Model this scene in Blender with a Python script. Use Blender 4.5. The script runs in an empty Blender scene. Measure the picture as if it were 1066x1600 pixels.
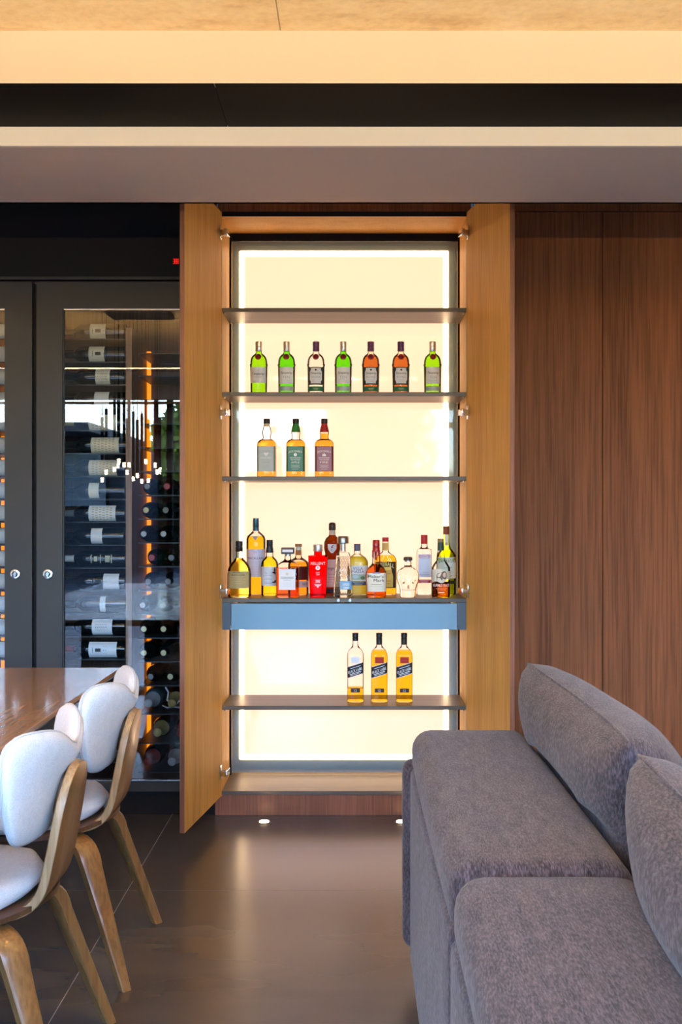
import bpy, bmesh, math, random
from mathutils import Vector, Matrix
random.seed(7)
R = math.radians
sc = bpy.context.scene
COL = sc.collection

# ------------------------------------------------------------------ camera
# level camera, eye 1.306 m above the floor at the origin, looking along +Y
H = 1.306          # eye height
F = 1694.0         # focal length in pixels of the 1066x1600 frame
VX, VY = 548.0, 802.0   # vanishing point of the room depth
D = 4.68           # distance to the cabinet fronts
cam_d = bpy.data.cameras.new('camera')
cam = bpy.data.objects.new('camera', cam_d); COL.objects.link(cam)
cam.location = (0, 0, H); cam.rotation_euler = (R(90), 0, 0)
cam_d.sensor_fit = 'VERTICAL'; cam_d.sensor_height = 36.0
cam_d.lens = F / 1600 * 36.0
cam_d.shift_x = -(VX - 533) / 1600; cam_d.shift_y = (VY - 800) / 1600
cam_d.clip_start = 0.05; cam_d.clip_end = 200
sc.camera = cam

# ------------------------------------------------------------------ view
sc.view_settings.view_transform = 'Standard'
sc.view_settings.look = 'None'
sc.view_settings.gamma = 1.0
sc.view_settings.use_curve_mapping = False
sc.view_settings.exposure = 0.0
cy = sc.cycles
cy.max_bounces = 12; cy.diffuse_bounces = 6; cy.glossy_bounces = 5
cy.transmission_bounces = 10; cy.transparent_max_bounces = 24
cy.caustics_refractive = True; cy.caustics_reflective = False
cy.sample_clamp_indirect = 15.0

# ------------------------------------------------------------------ world
world = bpy.data.worlds.new('sky'); sc.world = world; world.use_nodes = True
wn = world.node_tree.nodes; wl = world.node_tree.links
bg = wn['Background']
sky = wn.new('ShaderNodeTexSky'); sky.sky_type = 'NISHITA'
sky.sun_disc = False; sky.sun_elevation = R(38); sky.sun_rotation = R(200)
sky.air_density = 1.2; sky.dust_density = .6; sky.ozone_density = 2.0
# white balance of the photograph is set for the warm lamps, so daylight reads blue
wb_ = wn.new('ShaderNodeMix'); wb_.data_type = 'RGBA'; wb_.blend_type = 'MULTIPLY'; wb_.inputs[0].default_value = 1
wb_.inputs[7].default_value = (.74, .95, 1.28, 1)
wl.new(sky.outputs[0], wb_.inputs[6]); wl.new(wb_.outputs[2], bg.inputs[0]); bg.inputs[1].default_value = 2.4

sun_d = bpy.data.lights.new('sun', 'SUN'); sun_d.energy = 6.0; sun_d.color = (1, .86, .66); sun_d.angle = R(.6)
sun = bpy.data.objects.new('sun', sun_d); COL.objects.link(sun)
sun.rotation_euler = Vector((.45, -.55, -.8)).to_track_quat('-Z', 'Y').to_euler()
# sampling portal in the open terrace doorway behind the camera
pd = bpy.data.lights.new('doorway_portal', 'AREA'); pd.shape = 'RECTANGLE'; pd.size = 7.2; pd.size_y = 2.45
pd.cycles.is_portal = True
po = bpy.data.objects.new('doorway_portal', pd); COL.objects.link(po)
po.location = (-.2, -1.93, 1.25); po.rotation_euler = Vector((0, 1, 0)).to_track_quat('-Z', 'Z').to_euler()

# ------------------------------------------------------------------ helpers
def fx(px, Y=D): return (px - VX) * Y / F          # measured column -> metres at distance Y
def fz(py, Y=D): return H - (py - VY) * Y / F      # measured row -> height at distance Y

class MB:
    def __init__(s): s.v = []; s.f = []; s.m = []
    def add(s, vs, fs, mi=0):
        o = len(s.v); s.v += [tuple(p) for p in vs]
        s.f += [tuple(i + o for i in q) for q in fs]; s.m += [mi] * len(fs); return s
    def box(s, x0, x1, y0, y1, z0, z1, mi=0):
        vs = [(x, y, z) for z in (z0, z1) for y in (y0, y1) for x in (x0, x1)]
        return s.add(vs, [(0, 2, 3, 1), (4, 5, 7, 6), (0, 1, 5, 4), (2, 6, 7, 3), (0, 4, 6, 2), (1, 3, 7, 5)], mi)
    def loft(s, rings, cap0=True, cap1=True, mi=0):
        n = len(rings[0]); vs = [p for r in rings for p in r]; fs = []
        for i in range(len(rings) - 1):
            for j in range(n):
                k = (j + 1) % n
                fs.append((i * n + j, i * n + k, (i + 1) * n + k, (i + 1) * n + j))
        if cap0: fs.append(tuple(range(n - 1, -1, -1)))
        if cap1: fs.append(tuple((len(rings) - 1) * n + j for j in range(n)))
        return s.add(vs, fs, mi)
    def lathe(s, prof, n=24, c=(0, 0), axis='z', mi=0):
        rings = []
        for z, r in prof:
            ring = []
            for j in range(n):
                a = 2 * math.pi * j / n
                x, y = c[0] + r * math.cos(a), c[1] + r * math.sin(a)
                ring.append((x, y, z) if axis == 'z' else ((z, x, y) if axis == 'x' else (y, z, x)))
            rings.append(ring)
        return s.loft(rings, mi=mi)
    def tube(s, pts, rad, n=8, mi=0):
        pts = [Vector(p) for p in pts]; rings = []
        for i, p in enumerate(pts):
            t = (pts[min(i + 1, len(pts) - 1)] - pts[max(i - 1, 0)]).normalized()
            u = t.cross(Vector((0, 0, 1)))
            if u.length < .05: u = t.cross(Vector((0, 1, 0)))
            u.normalize(); w = t.cross(u)
            r = rad[i] if isinstance(rad, (list, tuple)) else rad
            rings.append([p + r * (math.cos(2 * math.pi * j / n) * u + math.sin(2 * math.pi * j / n) * w) for j in range(n)])
        return s.loft(rings, mi=mi)
    def mesh(s, name):
        me = bpy.data.meshes.new(name); me.from_pydata(s.v, [], s.f)
        me.polygons.foreach_set('material_index', s.m); me.update()
        bm = bmesh.new(); bm.from_mesh(me); bmesh.ops.recalc_face_normals(bm, faces=bm.faces); bm.to_mesh(me); bm.free()
        return me

def smooth(me, angle=35):
    me.polygons.foreach_set('use_smooth', [True] * len(me.polygons))
    try: me.set_sharp_from_angle(angle=R(angle))
    except Exception: pass

def link(name, data, parent=None):
    o = bpy.data.objects.new(name, data); COL.objects.link(o)
    if parent is not None:
        o.parent = parent; o.matrix_parent_inverse = PINV.get(parent.name, Matrix())
    return o
PINV = {}   # children given in room coordinates: inverse of the parent's placement

def obj(name, mb, mats, parent=None, sm=None, bevel=None, seg=2):
    me = mb.mesh(name)
    if bevel:
        bm = bmesh.new(); bm.from_mesh(me)
        ed = [e for e in bm.edges if len(e.link_faces) == 2 and e.calc_face_angle(0) > R(50)]
        bmesh.ops.bevel(bm, geom=ed, offset=bevel, segments=seg, profile=.5, affect='EDGES', clamp_overlap=True)
        bm.to_mesh(me); bm.free()
    for m in (mats if isinstance(mats, (list, tuple)) else [mats]): me.materials.append(m)
    if sm or (bevel and seg > 1): smooth(me, sm or 50)
    return link(name, me, parent)

def box(name, x0, x1, y0, y1, z0, z1, m, parent=None, bevel=None, seg=1):
    return obj(name, MB().box(x0, x1, y0, y1, z0, z1), m, parent, bevel=bevel, seg=seg)

def tag(o, label=None, cat=None, group=None, kind=None):
    if label: o['label'] = label
    if cat: o['category'] = cat
    if group: o['group'] = group
    if kind: o['kind'] = kind
    return o

def thing(name, loc, label, cat, group=None, local=False):
    o = bpy.data.objects.new(name, None); COL.objects.link(o); o.location = loc
    o.empty_display_size = .1
    if not local: PINV[o.name] = Matrix.Translation(-Vector(loc))
    return tag(o, label, cat, group)

# ------------------------------------------------------------------ materials
def principled(name, col, rough=.5, metal=0, spec=.5, emit=None, es=0, coat=0):
    m = bpy.data.materials.new(name); m.use_nodes = True
    b = m.node_tree.nodes['Principled BSDF']
    b.inputs['Base Color'].default_value = (*col, 1); b.inputs['Roughness'].default_value = rough
    b.inputs['Metallic'].default_value = metal; b.inputs['Specular IOR Level'].default_value = spec
    b.inputs['Coat Weight'].default_value = coat; b.inputs['Coat Roughness'].default_value = .1
    if emit:
        b.inputs['Emission Color'].default_value = (*emit, 1); b.inputs['Emission Strength'].default_value = es
    return m

def noise_chain(m, scale, detail=4, stretch=(1, 1, 1), rot=(0, 0, 0), dist=0.0, rough=.55):
    nt = m.node_tree; tc = nt.nodes.new('ShaderNodeTexCoord'); mp = nt.nodes.new('ShaderNodeMapping')
    mp.inputs['Scale'].default_value = stretch; mp.inputs['Rotation'].default_value = rot
    nz = nt.nodes.new('ShaderNodeTexNoise'); nz.inputs['Scale'].default_value = scale
    nz.inputs['Detail'].default_value = detail; nz.inputs['Roughness'].default_value = rough; nz.inputs['Distortion'].default_value = dist
    nt.links.new(tc.outputs['Object'], mp.inputs[0]); nt.links.new(mp.outputs[0], nz.inputs['Vector'])
    return nz.outputs[0]

def ramp(m, src, stops):
    r = m.node_tree.nodes.new('ShaderNodeValToRGB'); m.node_tree.links.new(src, r.inputs[0])
    while len(r.color_ramp.elements) < len(stops): r.color_ramp.elements.new(.5)
    for e, (p, c) in zip(r.color_ramp.elements, stops): e.position = p; e.color = (*c, 1)
    return r.outputs[0]

def mix(m, a, b, fac, mode='MIX'):
    n = m.node_tree.nodes.new('ShaderNodeMix'); n.data_type = 'RGBA'; n.blend_type = mode
    L = m.node_tree.links
    if hasattr(fac, 'links'): L.new(fac, n.inputs[0])
    else: n.inputs[0].default_value = fac
    for s, i in ((a, 6), (b, 7)):
        if hasattr(s, 'links'): L.new(s, n.inputs[i])
        else: n.inputs[i].default_value = (*s, 1)
    return n.outputs[2]

def setcol(m, s): m.node_tree.links.new(s, m.node_tree.nodes['Principled BSDF'].inputs['Base Color'])
def bump(m, src, strength, dist=.002):
    b = m.node_tree.nodes.new('ShaderNodeBump'); b.inputs['Strength'].default_value = strength; b.inputs['Distance'].default_value = dist
    m.node_tree.links.new(src, b.inputs['Height']); m.node_tree.links.new(b.outputs[0], m.node_tree.nodes['Principled BSDF'].inputs['Normal'])

def wood(name, dark, mid, light, axis='z', rough=.4, wide=9, fine=120, coat=0, spec=.4):
    m = principled(name, mid, rough, coat=coat, spec=spec)
    st = {'z': (1, 1, .025), 'y': (1, .03, 1), 'x': (.03, 1, 1)}[axis]
    a = noise_chain(m, wide, 3, st, dist=.2); b = noise_chain(m, fine, 3, st)
    ca = ramp(m, a, [(.3, dark), (.5, mid), (.72, light)])
    cb = ramp(m, b, [(.35, tuple(c * .55 for c in dark)), (.6, light)])
    setcol(m, mix(m, ca, cb, .35)); bump(m, b, .15, .0006)
    return m

def fabric(name, c1, c2, c3, scale=260, st=(1, 1, 1), rough=.95, bs=.5):
    m = principled(name, c2, rough, spec=.2)
    a = noise_chain(m, scale, 3, st); b = noise_chain(m, scale * .12, 2, st)
    ca = ramp(m, a, [(.36, c1), (.5, c2), (.66, c3)])
    setcol(m, mix(m, ca, ramp(m, b, [(.3, c1), (.7, c3)]), .3)); bump(m, a, bs, .0015)
    b_ = m.node_tree.nodes['Principled BSDF']; b_.inputs['Sheen Weight'].default_value = .15
    return m

def emitter(name, col, s):
    m = bpy.data.materials.new(name); m.use_nodes = True; nt = m.node_tree; nt.nodes.clear()
    e = nt.nodes.new('ShaderNodeEmission'); e.inputs[0].default_value = (*col, 1); e.inputs[1].default_value = s
    o = nt.nodes.new('ShaderNodeOutputMaterial'); nt.links.new(e.outputs[0], o.inputs[0]); return m

def thin_glass(name, tint=(1, 1, 1), ior=1.5, rough=0.0, gain=1.0):
    m = bpy.data.materials.new(name); m.use_nodes = True; nt = m.node_tree; nt.nodes.clear()
    t = nt.nodes.new('ShaderNodeBsdfTransparent'); t.inputs[0].default_value = (*tint, 1)
    g = nt.nodes.new('ShaderNodeBsdfGlossy'); g.inputs['Roughness'].default_value = rough
    fr = nt.nodes.new('ShaderNodeFresnel'); fr.inputs[0].default_value = ior
    mx = nt.nodes.new('ShaderNodeMixShader'); o = nt.nodes.new('ShaderNodeOutputMaterial')
    mu = nt.nodes.new('ShaderNodeMath'); mu.operation = 'MULTIPLY'; mu.inputs[1].default_value = gain; mu.use_clamp = True
    nt.links.new(fr.outputs[0], mu.inputs[0]); nt.links.new(mu.outputs[0], mx.inputs[0])
    nt.links.new(t.outputs[0], mx.inputs[1]); nt.links.new(g.outputs[0], mx.inputs[2]); nt.links.new(mx.outputs[0], o.inputs[0])
    return m

def liquid(name, col, ior=1.3, rough=0.0):
    m = principled(name, col, rough); b = m.node_tree.nodes['Principled BSDF']
    b.inputs['Transmission Weight'].default_value = 1; b.inputs['IOR'].default_value = ior
    return m

M = {}
M['plaster'] = principled('white_plaster', (.78, .76, .73), .8)
M['ceil_paint'] = principled('ceiling_paint', (.70, .65, .65), .8)
M['cream'] = principled('cream_plaster', (.55, .50, .45), .75)
M['black_steel'] = principled('black_steel', (.005, .0045, .0045), .6, spec=.06)
M['walnut'] = wood('walnut_veneer', (.125, .042, .015), (.19, .070, .026), (.29, .112, .043), rough=.5, spec=.15)
M['walnut_edge'] = wood('walnut_edge', (.14, .05, .025), (.22, .09, .05), (.3, .13, .08), rough=.4)
M['oak_inner'] = wood('oak_laminate', (.58, .30, .062), (.68, .37, .082), (.76, .44, .115), rough=.55, fine=200, spec=.15)
M['shelf'] = wood('dark_shelf', (.06, .047, .034), (.092, .073, .052), (.13, .105, .075), axis='x', rough=.4, spec=.5)
M['shelf_under'] = M['shelf']
M['drawer'] = principled('blue_grey_lacquer', (.15, .33, .50), .4)
M['bracket'] = principled('slate_lacquer', (.05, .085, .13), .45)
M['black'] = principled('matt_black', (.006, .006, .007), .6, spec=.2)
M['wine_frame'] = principled('charcoal_metal', (.036, .040, .043), .42, 0, .3)
M['wine_wood'] = wood('wine_cabinet_wood', (.07, .03, .02), (.11, .05, .035), (.15, .07, .05), rough=.5)
M['divider'] = wood('divider_wood', (.30, .17, .10), (.36, .21, .13), (.42, .25, .16), rough=.5)
M['chrome'] = principled('chrome', (.75, .74, .72), .18, 1)
M['brass'] = principled('brass', (.8, .55, .25), .25, 1)
M['gap'] = principled('recess_black', (.004, .004, .004), .9)
M['table'] = wood('oak_table', (.36, .18, .072), (.42, .22, .095), (.48, .265, .122), axis='y', rough=.26, wide=6, fine=70, coat=.5)
M['chair_wood'] = wood('chair_plywood', (.17, .08, .024), (.235, .118, .038), (.32, .17, .06), rough=.32, wide=14, coat=.15)
M['chair_edge'] = wood('plywood_edge', (.30, .17, .07), (.42, .26, .12), (.56, .38, .21), rough=.35)
M['spacer'] = wood('dark_walnut', (.05, .025, .012), (.09, .045, .02), (.13, .07, .035), rough=.35)
M['boucle'] = fabric('white_boucle', (.74, .74, .74), (.84, .84, .84), (.92, .92, .92), 330, bs=.8)
M['piping'] = principled('pale_piping', (.62, .64, .66), .9)
M['sofa'] = fabric('grey_melange', (.012, .011, .014), (.050, .043, .054), (.122, .104, .128), 420, (1, .22, .22))
M['sofa_seam'] = principled('sofa_seam', (.05, .06, .09), .9)
M['rubber'] = principled('rubber', (.02, .02, .02), .8)
# concrete slab soffit
m = principled('board_marked_concrete', (.6, .45, .27), .75)
a_ = noise_chain(m, 4, 8, (1, 2, 1), rough=.68); b_ = noise_chain(m, 40, 4)
setcol(m, mix(m, ramp(m, a_, [(.32, (.66, .46, .22)), (.48, (.88, .72, .44)), (.62, (.94, .82, .56))]), ramp(m, b_, [(.3, (.66, .5, .3)), (.6, (.92, .76, .5))]), .3)); bump(m, b_, .3, .004)
M['concrete'] = m
# floor tile
m = principled('porcelain_tile', (.10, .085, .078), .3, spec=1.0)
a_ = noise_chain(m, 1.6, 3, (1, 3, 1), (0, 0, .5), rough=.4)
setcol(m, mix(m, ramp(m, a_, [(.3, (.066, .058, .052)), (.7, (.100, .088, .079))]), (.08, .07, .063), .1))
m.node_tree.nodes['Principled BSDF'].inputs['Roughness'].default_value = .25
M['tile'] = m
M['grout'] = principled('grout', (.45, .42, .40), .8)
# backlit panel
M['led'] = emitter('led_strip', (1, .66, .38), 15.0)
M['lightpanel'] = emitter('backlight_panel', (1, .585, .375), 2.15)
m = bpy.data.materials.new('frosted_pane'); m.use_nodes = True; nt = m.node_tree; nt.nodes.clear()
df = nt.nodes.new('ShaderNodeBsdfDiffuse'); df.inputs[0].default_value = (.42, .72, .90, 1)
rf = nt.nodes.new('ShaderNodeBsdfRefraction'); rf.inputs['Color'].default_value = (.98, .97, .95, 1); rf.inputs['Roughness'].default_value = .38; rf.inputs['IOR'].default_value = 1.3
gl = nt.nodes.new('ShaderNodeBsdfGlossy'); gl.inputs['Roughness'].default_value = .04
fr = nt.nodes.new('ShaderNodeFresnel'); fr.inputs[0].default_value = 1.45
m1 = nt.nodes.new('ShaderNodeMixShader'); m1.inputs[0].default_value = .72
m2 = nt.nodes.new('ShaderNodeMixShader'); o_ = nt.nodes.new('ShaderNodeOutputMaterial')
nt.links.new(df.outputs[0], m1.inputs[1]); nt.links.new(rf.outputs[0], m1.inputs[2])
nt.links.new(fr.outputs[0], m2.inputs[0]); nt.links.new(m1.outputs[0], m2.inputs[1]); nt.links.new(gl.outputs[0], m2.inputs[2]); nt.links.new(m2.outputs[0], o_.inputs[0])
M['frost'] = m
M['pane'] = thin_glass('cabinet_glass', (.93, .96, .98), 1.6, 0, 1.7)
M['amber_led'] = emitter('amber_led', (1, .27, .01), 1.5)
M['warm_bulb'] = emitter('warm_bulb', (1, .72, .42), 60.0)
M['red_digit'] = emitter('red_digits', (1, .02, .01), 1.6)
M['uplight'] = emitter('uplight_lens', (1, .75, .45), 14.0)
_flat = {}
def flat(c, rough=.55):
    k = (c, rough)
    if k not in _flat: _flat[k] = principled('print_%02d' % len(_flat), tuple(min(.88, q * 1.25) for q in c) if sum(c) > .9 else c, rough, spec=.3)
    return _flat[k]
def ordn(i): return ['first', 'second', 'third', 'fourth', 'fifth', 'sixth', 'seventh', 'eighth', 'ninth', 'tenth', 'eleventh', 'twelfth', 'thirteenth', 'fourteenth', 'fifteenth', 'sixteenth'][i]

# ------------------------------------------------------------------ room shell
XL, XR, YB, YW = -4.4, 3.4, 5.42, -1.95       # left wall, right wall, rear face of joinery, terrace front
ZS = H + (VY - 48) * 3.03 / F                 # slab soffit 2.655
fl = box('floor', XL, XR, YW, YB, -.06, -.0006, M['grout']); tag(fl, kind='structure')
TS = 1.2; tx0, ty0 = fx(270.5, 2212 / 468.4), 2212 / 589.0
tile_me = {}
for i in range(-4, 5):
    for j in range(-6, 3):
        x0, x1 = max(tx0 + i * TS, XL), min(tx0 + (i + 1) * TS, XR)
        y0, y1 = max(ty0 + j * TS, YW), min(ty0 + (j + 1) * TS, YB)
        if x1 - x0 < .05 or y1 - y0 < .05: continue
        k = (round(x1 - x0, 3), round(y1 - y0, 3))
        if k not in tile_me:
            b = MB().box(.0012, x1 - x0 - .0012, .0012, y1 - y0 - .0012, -.0058, 0); me = b.mesh('tile'); me.materials.append(M['tile']); tile_me[k] = me
        t = link('tile', tile_me[k], fl); t.location = (x0, y0, 0)

def struct(name, mb, m, **k): return tag(obj(name, mb, m, **k), kind='structure')
struct('wall_left', MB().box(XL - .12, XL, YW, YB, 0, ZS + .1), M['plaster'])
struct('wall_right', MB().box(XR, XR + .12, YW, YB, 0, ZS + .1), M['plaster'])
struct('wall_rear', MB().box(XL, XR, YB, YB + .12, 0, ZS + .1), M['black'])
# ceiling: concrete slab, cream upstand, black steel channel, white fascia, dropped soffit
struct('ceiling', MB().box(XL, fx(437, 3.0) - .001, YW - .1, 3.03, ZS, ZS + .22).box(fx(437, 3.0) + .001, XR, YW - .1, 3.03, ZS, ZS + .22), M['concrete'])
zc = H + (VY - 130) * 3.03 / F; zs0 = H + (VY - 318) * 4.0 / F; zs1 = H + (VY - 197) * 3.37 / F
struct('ceiling_upstand', MB().box(XL, XR, 3.03, 3.06, zc, ZS + .2), M['cream'])
ch = struct('trim_1', MB().box(XL, fx(346, 3.2) - .001, 3.0305, 3.372, zc - .0005, zc + .012).box(fx(346, 3.2) + .001, XR, 3.0305, 3.372, zc - .0005, zc + .012), M['black_steel'])
struct('trim_2', MB().box(XL, XR, 3.37, 3.385, zs0 - .001, zs1 + .02), principled('white_trim', (.92, .91, .88), .6))
struct('ceiling_soffit', MB().box(XL, XR, 3.385, 4.0, zs0, zs0 + .05).box(XL, XR, 3.985, 4.0, zs0, ZS + .2), M['ceil_paint'])
struct('ceiling_rear', MB().box(XL, XR, 3.0, YB, ZS + .2, ZS + .26), M['ceil_paint'])
# terrace front: head beam and slim posts
struct('wall_terrace', MB().box(XL, XR, YW - .1, YW, 2.5, ZS).box(XL, -3.8, YW - .1, YW, 0, 2.5), M['plaster'])
for k, px in enumerate((-3.78, -1.9, .1, 2.2, 3.36)):
    struct('window_%d' % (k + 1), MB().box(px - .03, px + .03, YW - .09, YW - .02, 0, 2.5), M['black_steel'])
rail = box('curtain_rail', -3.8, 3.36, YW + .06, YW + .09, 2.44, 2.465, M['brass']); tag(rail, 'long brass curtain rail fixed above the terrace opening', 'curtain rail')
for o_x in (-3.0, 0.0, 3.0): box('rail_bracket', o_x - .015, o_x + .015, YW - .005, YW + .062, 2.43, 2.48, M['brass'], rail)

# ------------------------------------------------------------------ walnut wall to the right of the bar
wb = struct('wall_back', MB().box(.535, XR, D + .03, YB, 0, ZS + .2), M['gap'])
xj = fx(942); pw = .553
zt = fz(331)
for k in range(-1, 5):
    x0 = xj + k * pw; x1 = min(x0 + pw, XR)
    if x1 - x0 > .1: box('panel', x0 + .0015, x1 - .0015, D, D + .022, .09, zt, M['walnut'], wb, bevel=.001)
box('cornice', .537, XR, D + .004, D + .03, zt + .004, ZS + .2, M['walnut'], wb)
box('kickboard', .537, XR, D + .02, D + .03, 0, .087, M['walnut'], wb)
wl_ = struct('wall_back_left', MB().box(XL, -2.17, D + .03, YB, 0, ZS + .2), M['gap'])
for k in range(4):
    x1 = -2.172 - k * pw; box('panel', x1 - pw + .003, x1, D, D + .022, .09, zt, M['walnut'], wl_, bevel=.001)

# ------------------------------------------------------------------ bar cabinet
XA, XB = fx(347), fx(729)              # inner faces
bar = thing('bar_cabinet', ((XA + XB) / 2, D + .15, 0), 'tall walnut bar cabinet with open doors and glowing backlit shelves', 'cabinet')
YP = D + .300                           # frosted pane
ztop = fz(338)
obj('side_panel', MB().box(XA - .018, XA, D, YB - .05, .085, ztop + .02), M['oak_inner'], bar)
obj('side_panel', MB().box(XB, XB + .018, D, YB - .05, .085, ztop + .02), M['oak_inner'], bar)
box('top_panel', XA, XB, D, YB - .05, ztop, ztop + .018, M['oak_inner'], bar)
box('top_edge', XA, XB, D - .001, D, ztop - .001, ztop + .02, M['black'], bar)
box('fascia', XA - .02, XB + .02, D - .001, D + .02, ztop + .021, ZS + .2, M['walnut'], bar)
zb = fz(1236)
box('bottom_panel', XA - .018, XB + .018, D - .002, YB - .05, zb - .016, zb, M['shelf'], bar, bevel=.001)
box('plinth', fx(336), XB + .03, D + .004, D + .024, .001, zb - .017, M['walnut_edge'], bar)
# light box: strips and luminous sheet behind a frosted pane in a dark frame
lx0, lx1 = fx(378, 5.05), fx(697, 5.05); lz1, lz0 = fz(396, 5.05), fz(1183, 5.05)
lb = box('light_box', XA, XB, YB - .08, YB - .06, zb, ztop, M['plaster'], bar)
obj('light_box_frame', MB().box(XA, lx0 - .012, YP + .115, YP + .12, zb, ztop).box(lx1 + .012, XB, YP + .115, YP + .12, zb, ztop)
    .box(lx0 - .012, lx1 + .012, YP + .115, YP + .12, lz1 + .012, ztop).box(lx0 - .012, lx1 + .012, YP + .115, YP + .12, zb, lz0 - .012), principled('reflector_grey', (.07, .09, .09), .8, spec=.1), bar)
box('luminous_sheet', lx0 + .01, lx1 - .01, YP + .105, YP + .107, lz0 + .01, lz1 - .01, M['lightpanel'], bar)
for a in ((lx0 - .01, lx0 + .01, lz0 - .01, lz1 + .01), (lx1 - .01, lx1 + .01, lz0 - .01, lz1 + .01), (lx0 + .01, lx1 - .01, lz1 - .01, lz1 + .01), (lx0 + .01, lx1 - .01, lz0 - .01, lz0 + .01)):
    box('led_strip', a[0], a[1], YP + .092, YP + .102, a[2], a[3], M['led'], bar)
pz0, pz1 = zb + .008, fz(378, YP)
obj('frosted_pane', MB().add([(XA + .001, YP, pz0), (XB - .001, YP, pz0), (XB - .001, YP, pz1), (XA + .001, YP, pz1)], [(0, 1, 2, 3)]), M['frost'], bar)
for a in ((XA, XA + .0085), (XB - .0085, XB)): box('pane_frame', a[0], a[1], YP - .012, YP - .0005, zb, ztop, M['black'], bar)
box('pane_frame', XA + .009, XB - .009, YP - .012, YP - .0005, pz1, ztop, M['black'], bar)
# shelves
ZSH = [fz(481), fz(612.5), fz(744.5), fz(935), fz(1103)]
for z in ZSH:
    s = box('shelf', XA + .0005, XB - .0005, D + .001, YP - .013, z - .0175, z, M['shelf'], bar, bevel=.0012)
    for px in (XA + .01, XB - .01):
        for yy in (D + .02, YP - .04):
            obj('shelf_pin', MB().lathe([(z - .0245, .004), (z - .0178, .004)], 8, (px, yy)), M['chrome'], s)
# drawer under the fourth shelf
zd = ZSH[3] - .0185; zd1 = fz(984)
box('drawer_bracket', XA + .001, fx(361) - .001, D + .002, YP - .013, zd1, zd, M['bracket'], bar)
box('drawer_bracket', fx(714.5) + .001, XB - .001, D + .002, YP - .013, zd1, zd, M['bracket'], bar)
dr = box('drawer', fx(361.5), fx(714), D - .004, D + .014, zd1 + .001, zd - .004, M['drawer'], bar, bevel=.001)
box('drawer_box', fx(366), fx(709), D + .015, YP - .03, zd1 + .006, zd - .012, M['bracket'], dr)
for px in (361, 714.5): box('runner_tip', fx(px) - .0015, fx(px) + .0015, D - .005, D + .01, zd1, zd1 + .018, M['chrome'], dr)
for px in (529, 547): obj('shelf_screw', MB().lathe([(D - .003, .0065), (D - .001, .0075), (D + .002, .0075)], 14, (fz(938), fx(px)), 'y'), M['chrome'], bar)
# doors, open towards the room, with concealed hinges
def bar_door(hx, fxx, fy, side):
    """leaf from the hinge (hx, D) to its free edge (fxx, fy), 20 mm thick outwards"""
    d = Vector((fxx - hx, fy - (D - .002), 0)); L = d.length; d.normalize()
    n = Vector((-d.y, d.x, 0)); n = n if n.x * side > 0 else -n
    z0, z1 = fz(1243), fz(332)
    a = Vector((hx, D - .002, 0)); t = .019
    pts = [a, a + d * L, a + d * L + n * t, a + n * t]
    b = MB()
    b.add([(p.x, p.y, z) for z in (z0, z1) for p in pts], [(0, 1, 5, 4)], 0)
    b.add([(p.x, p.y, z) for z in (z0, z1) for p in pts], [(1, 2, 6, 5), (3, 0, 4, 7), (0, 3, 2, 1), (4, 5, 6, 7)], 1)
    b.add([(p.x, p.y, z) for z in (z0, z1) for p in pts], [(2, 3, 7, 6)], 2)
    bm_me = b.mesh('door')
    bm = bmesh.new(); bm.from_mesh(bm_me); bmesh.ops.remove_doubles(bm, verts=bm.verts, dist=1e-5)
    bmesh.ops.recalc_face_normals(bm, faces=bm.faces); bm.to_mesh(bm_me); bm.free()
    for mm in (M['oak_inner'], M['walnut_edge'], M['walnut']): bm_me.materials.append(mm)
    door = link('door', bm_me, bar)
    for py in (366, 645, 923, 1204):
        z = fz(py); c = a + d * .022
        h = MB()
        # mounting plate on the leaf, arm reaching to the carcass side, cup
        u = -n
        p = c + u * .002
        def blk(p0, e1, l1, e2, l2, zz0, zz1):
            q = [p0, p0 + e1 * l1, p0 + e1 * l1 + e2 * l2, p0 + e2 * l2]
            h.add([(w.x, w.y, zz) for zz in (zz0, zz1) for w in q], [(0, 1, 5, 4), (1, 2, 6, 5), (2, 3, 7, 6), (3, 0, 4, 7), (0, 3, 2, 1), (4, 5, 6, 7)])
        blk(c - d * .006, d, .020, u, .006, z - .030, z + .030)
        blk(c - d * .004, d, .020, u, .034, z - .016, z + .010)
        blk(c - d * .03 + u * .022, d, .055, u, .014, z - .013, z + .013)
        obj('hinge', h, M['chrome'], door, bevel=.0012, seg=2)
    return door
bar_door(XA - .001, fx(288.5, 4.127), 4.127, -1)
bar_door(XB + .001, fx(797, 4.127), 4.127, 1)

# ------------------------------------------------------------------ wine cabinet
wine = thing('wine_cabinet', (-1.37, D + .3, 0), 'tall black wine cabinet with framed glass doors and round locks', 'wine cabinet')
WX0, WX1 = -2.165, -.578
WB = 5.16
obj('carcass', MB().box(WX0, WX1, WB, WB + .02, .1, 2.5).box(WX0, WX0 + .02, D + .05, WB, .1, 2.5).box(WX1 - .02, WX1, D + .05, WB, .1, 2.5)
    .box(WX0 + .02, WX1 - .02, D + .05, WB, .13, .15).box(WX0 + .02, WX1 - .02, D + .05, WB, 2.30, 2.32), M['wine_wood'], wine)
box('fascia', WX0, WX1, D + .002, D + .03, 2.318, ZS + .2, M['black'], wine)
box('fascia_rail', WX0, WX1, D - .004, D + .002, fz(437), fz(432.5), M['wine_frame'], wine)
box('kickplate', WX0, WX1, D + .03, D + .05, .002, .1, M['black'], wine)
box('inner_jamb', fx(50) + .001, fx(57) - .001, D + .02, D + .045, .1, 2.3, M['black'], wine)
dis = box('temperature_display', fx(257), fx(281.5), D - .001, D + .002, fz(414), fz(402), M['black'], wine)
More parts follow.
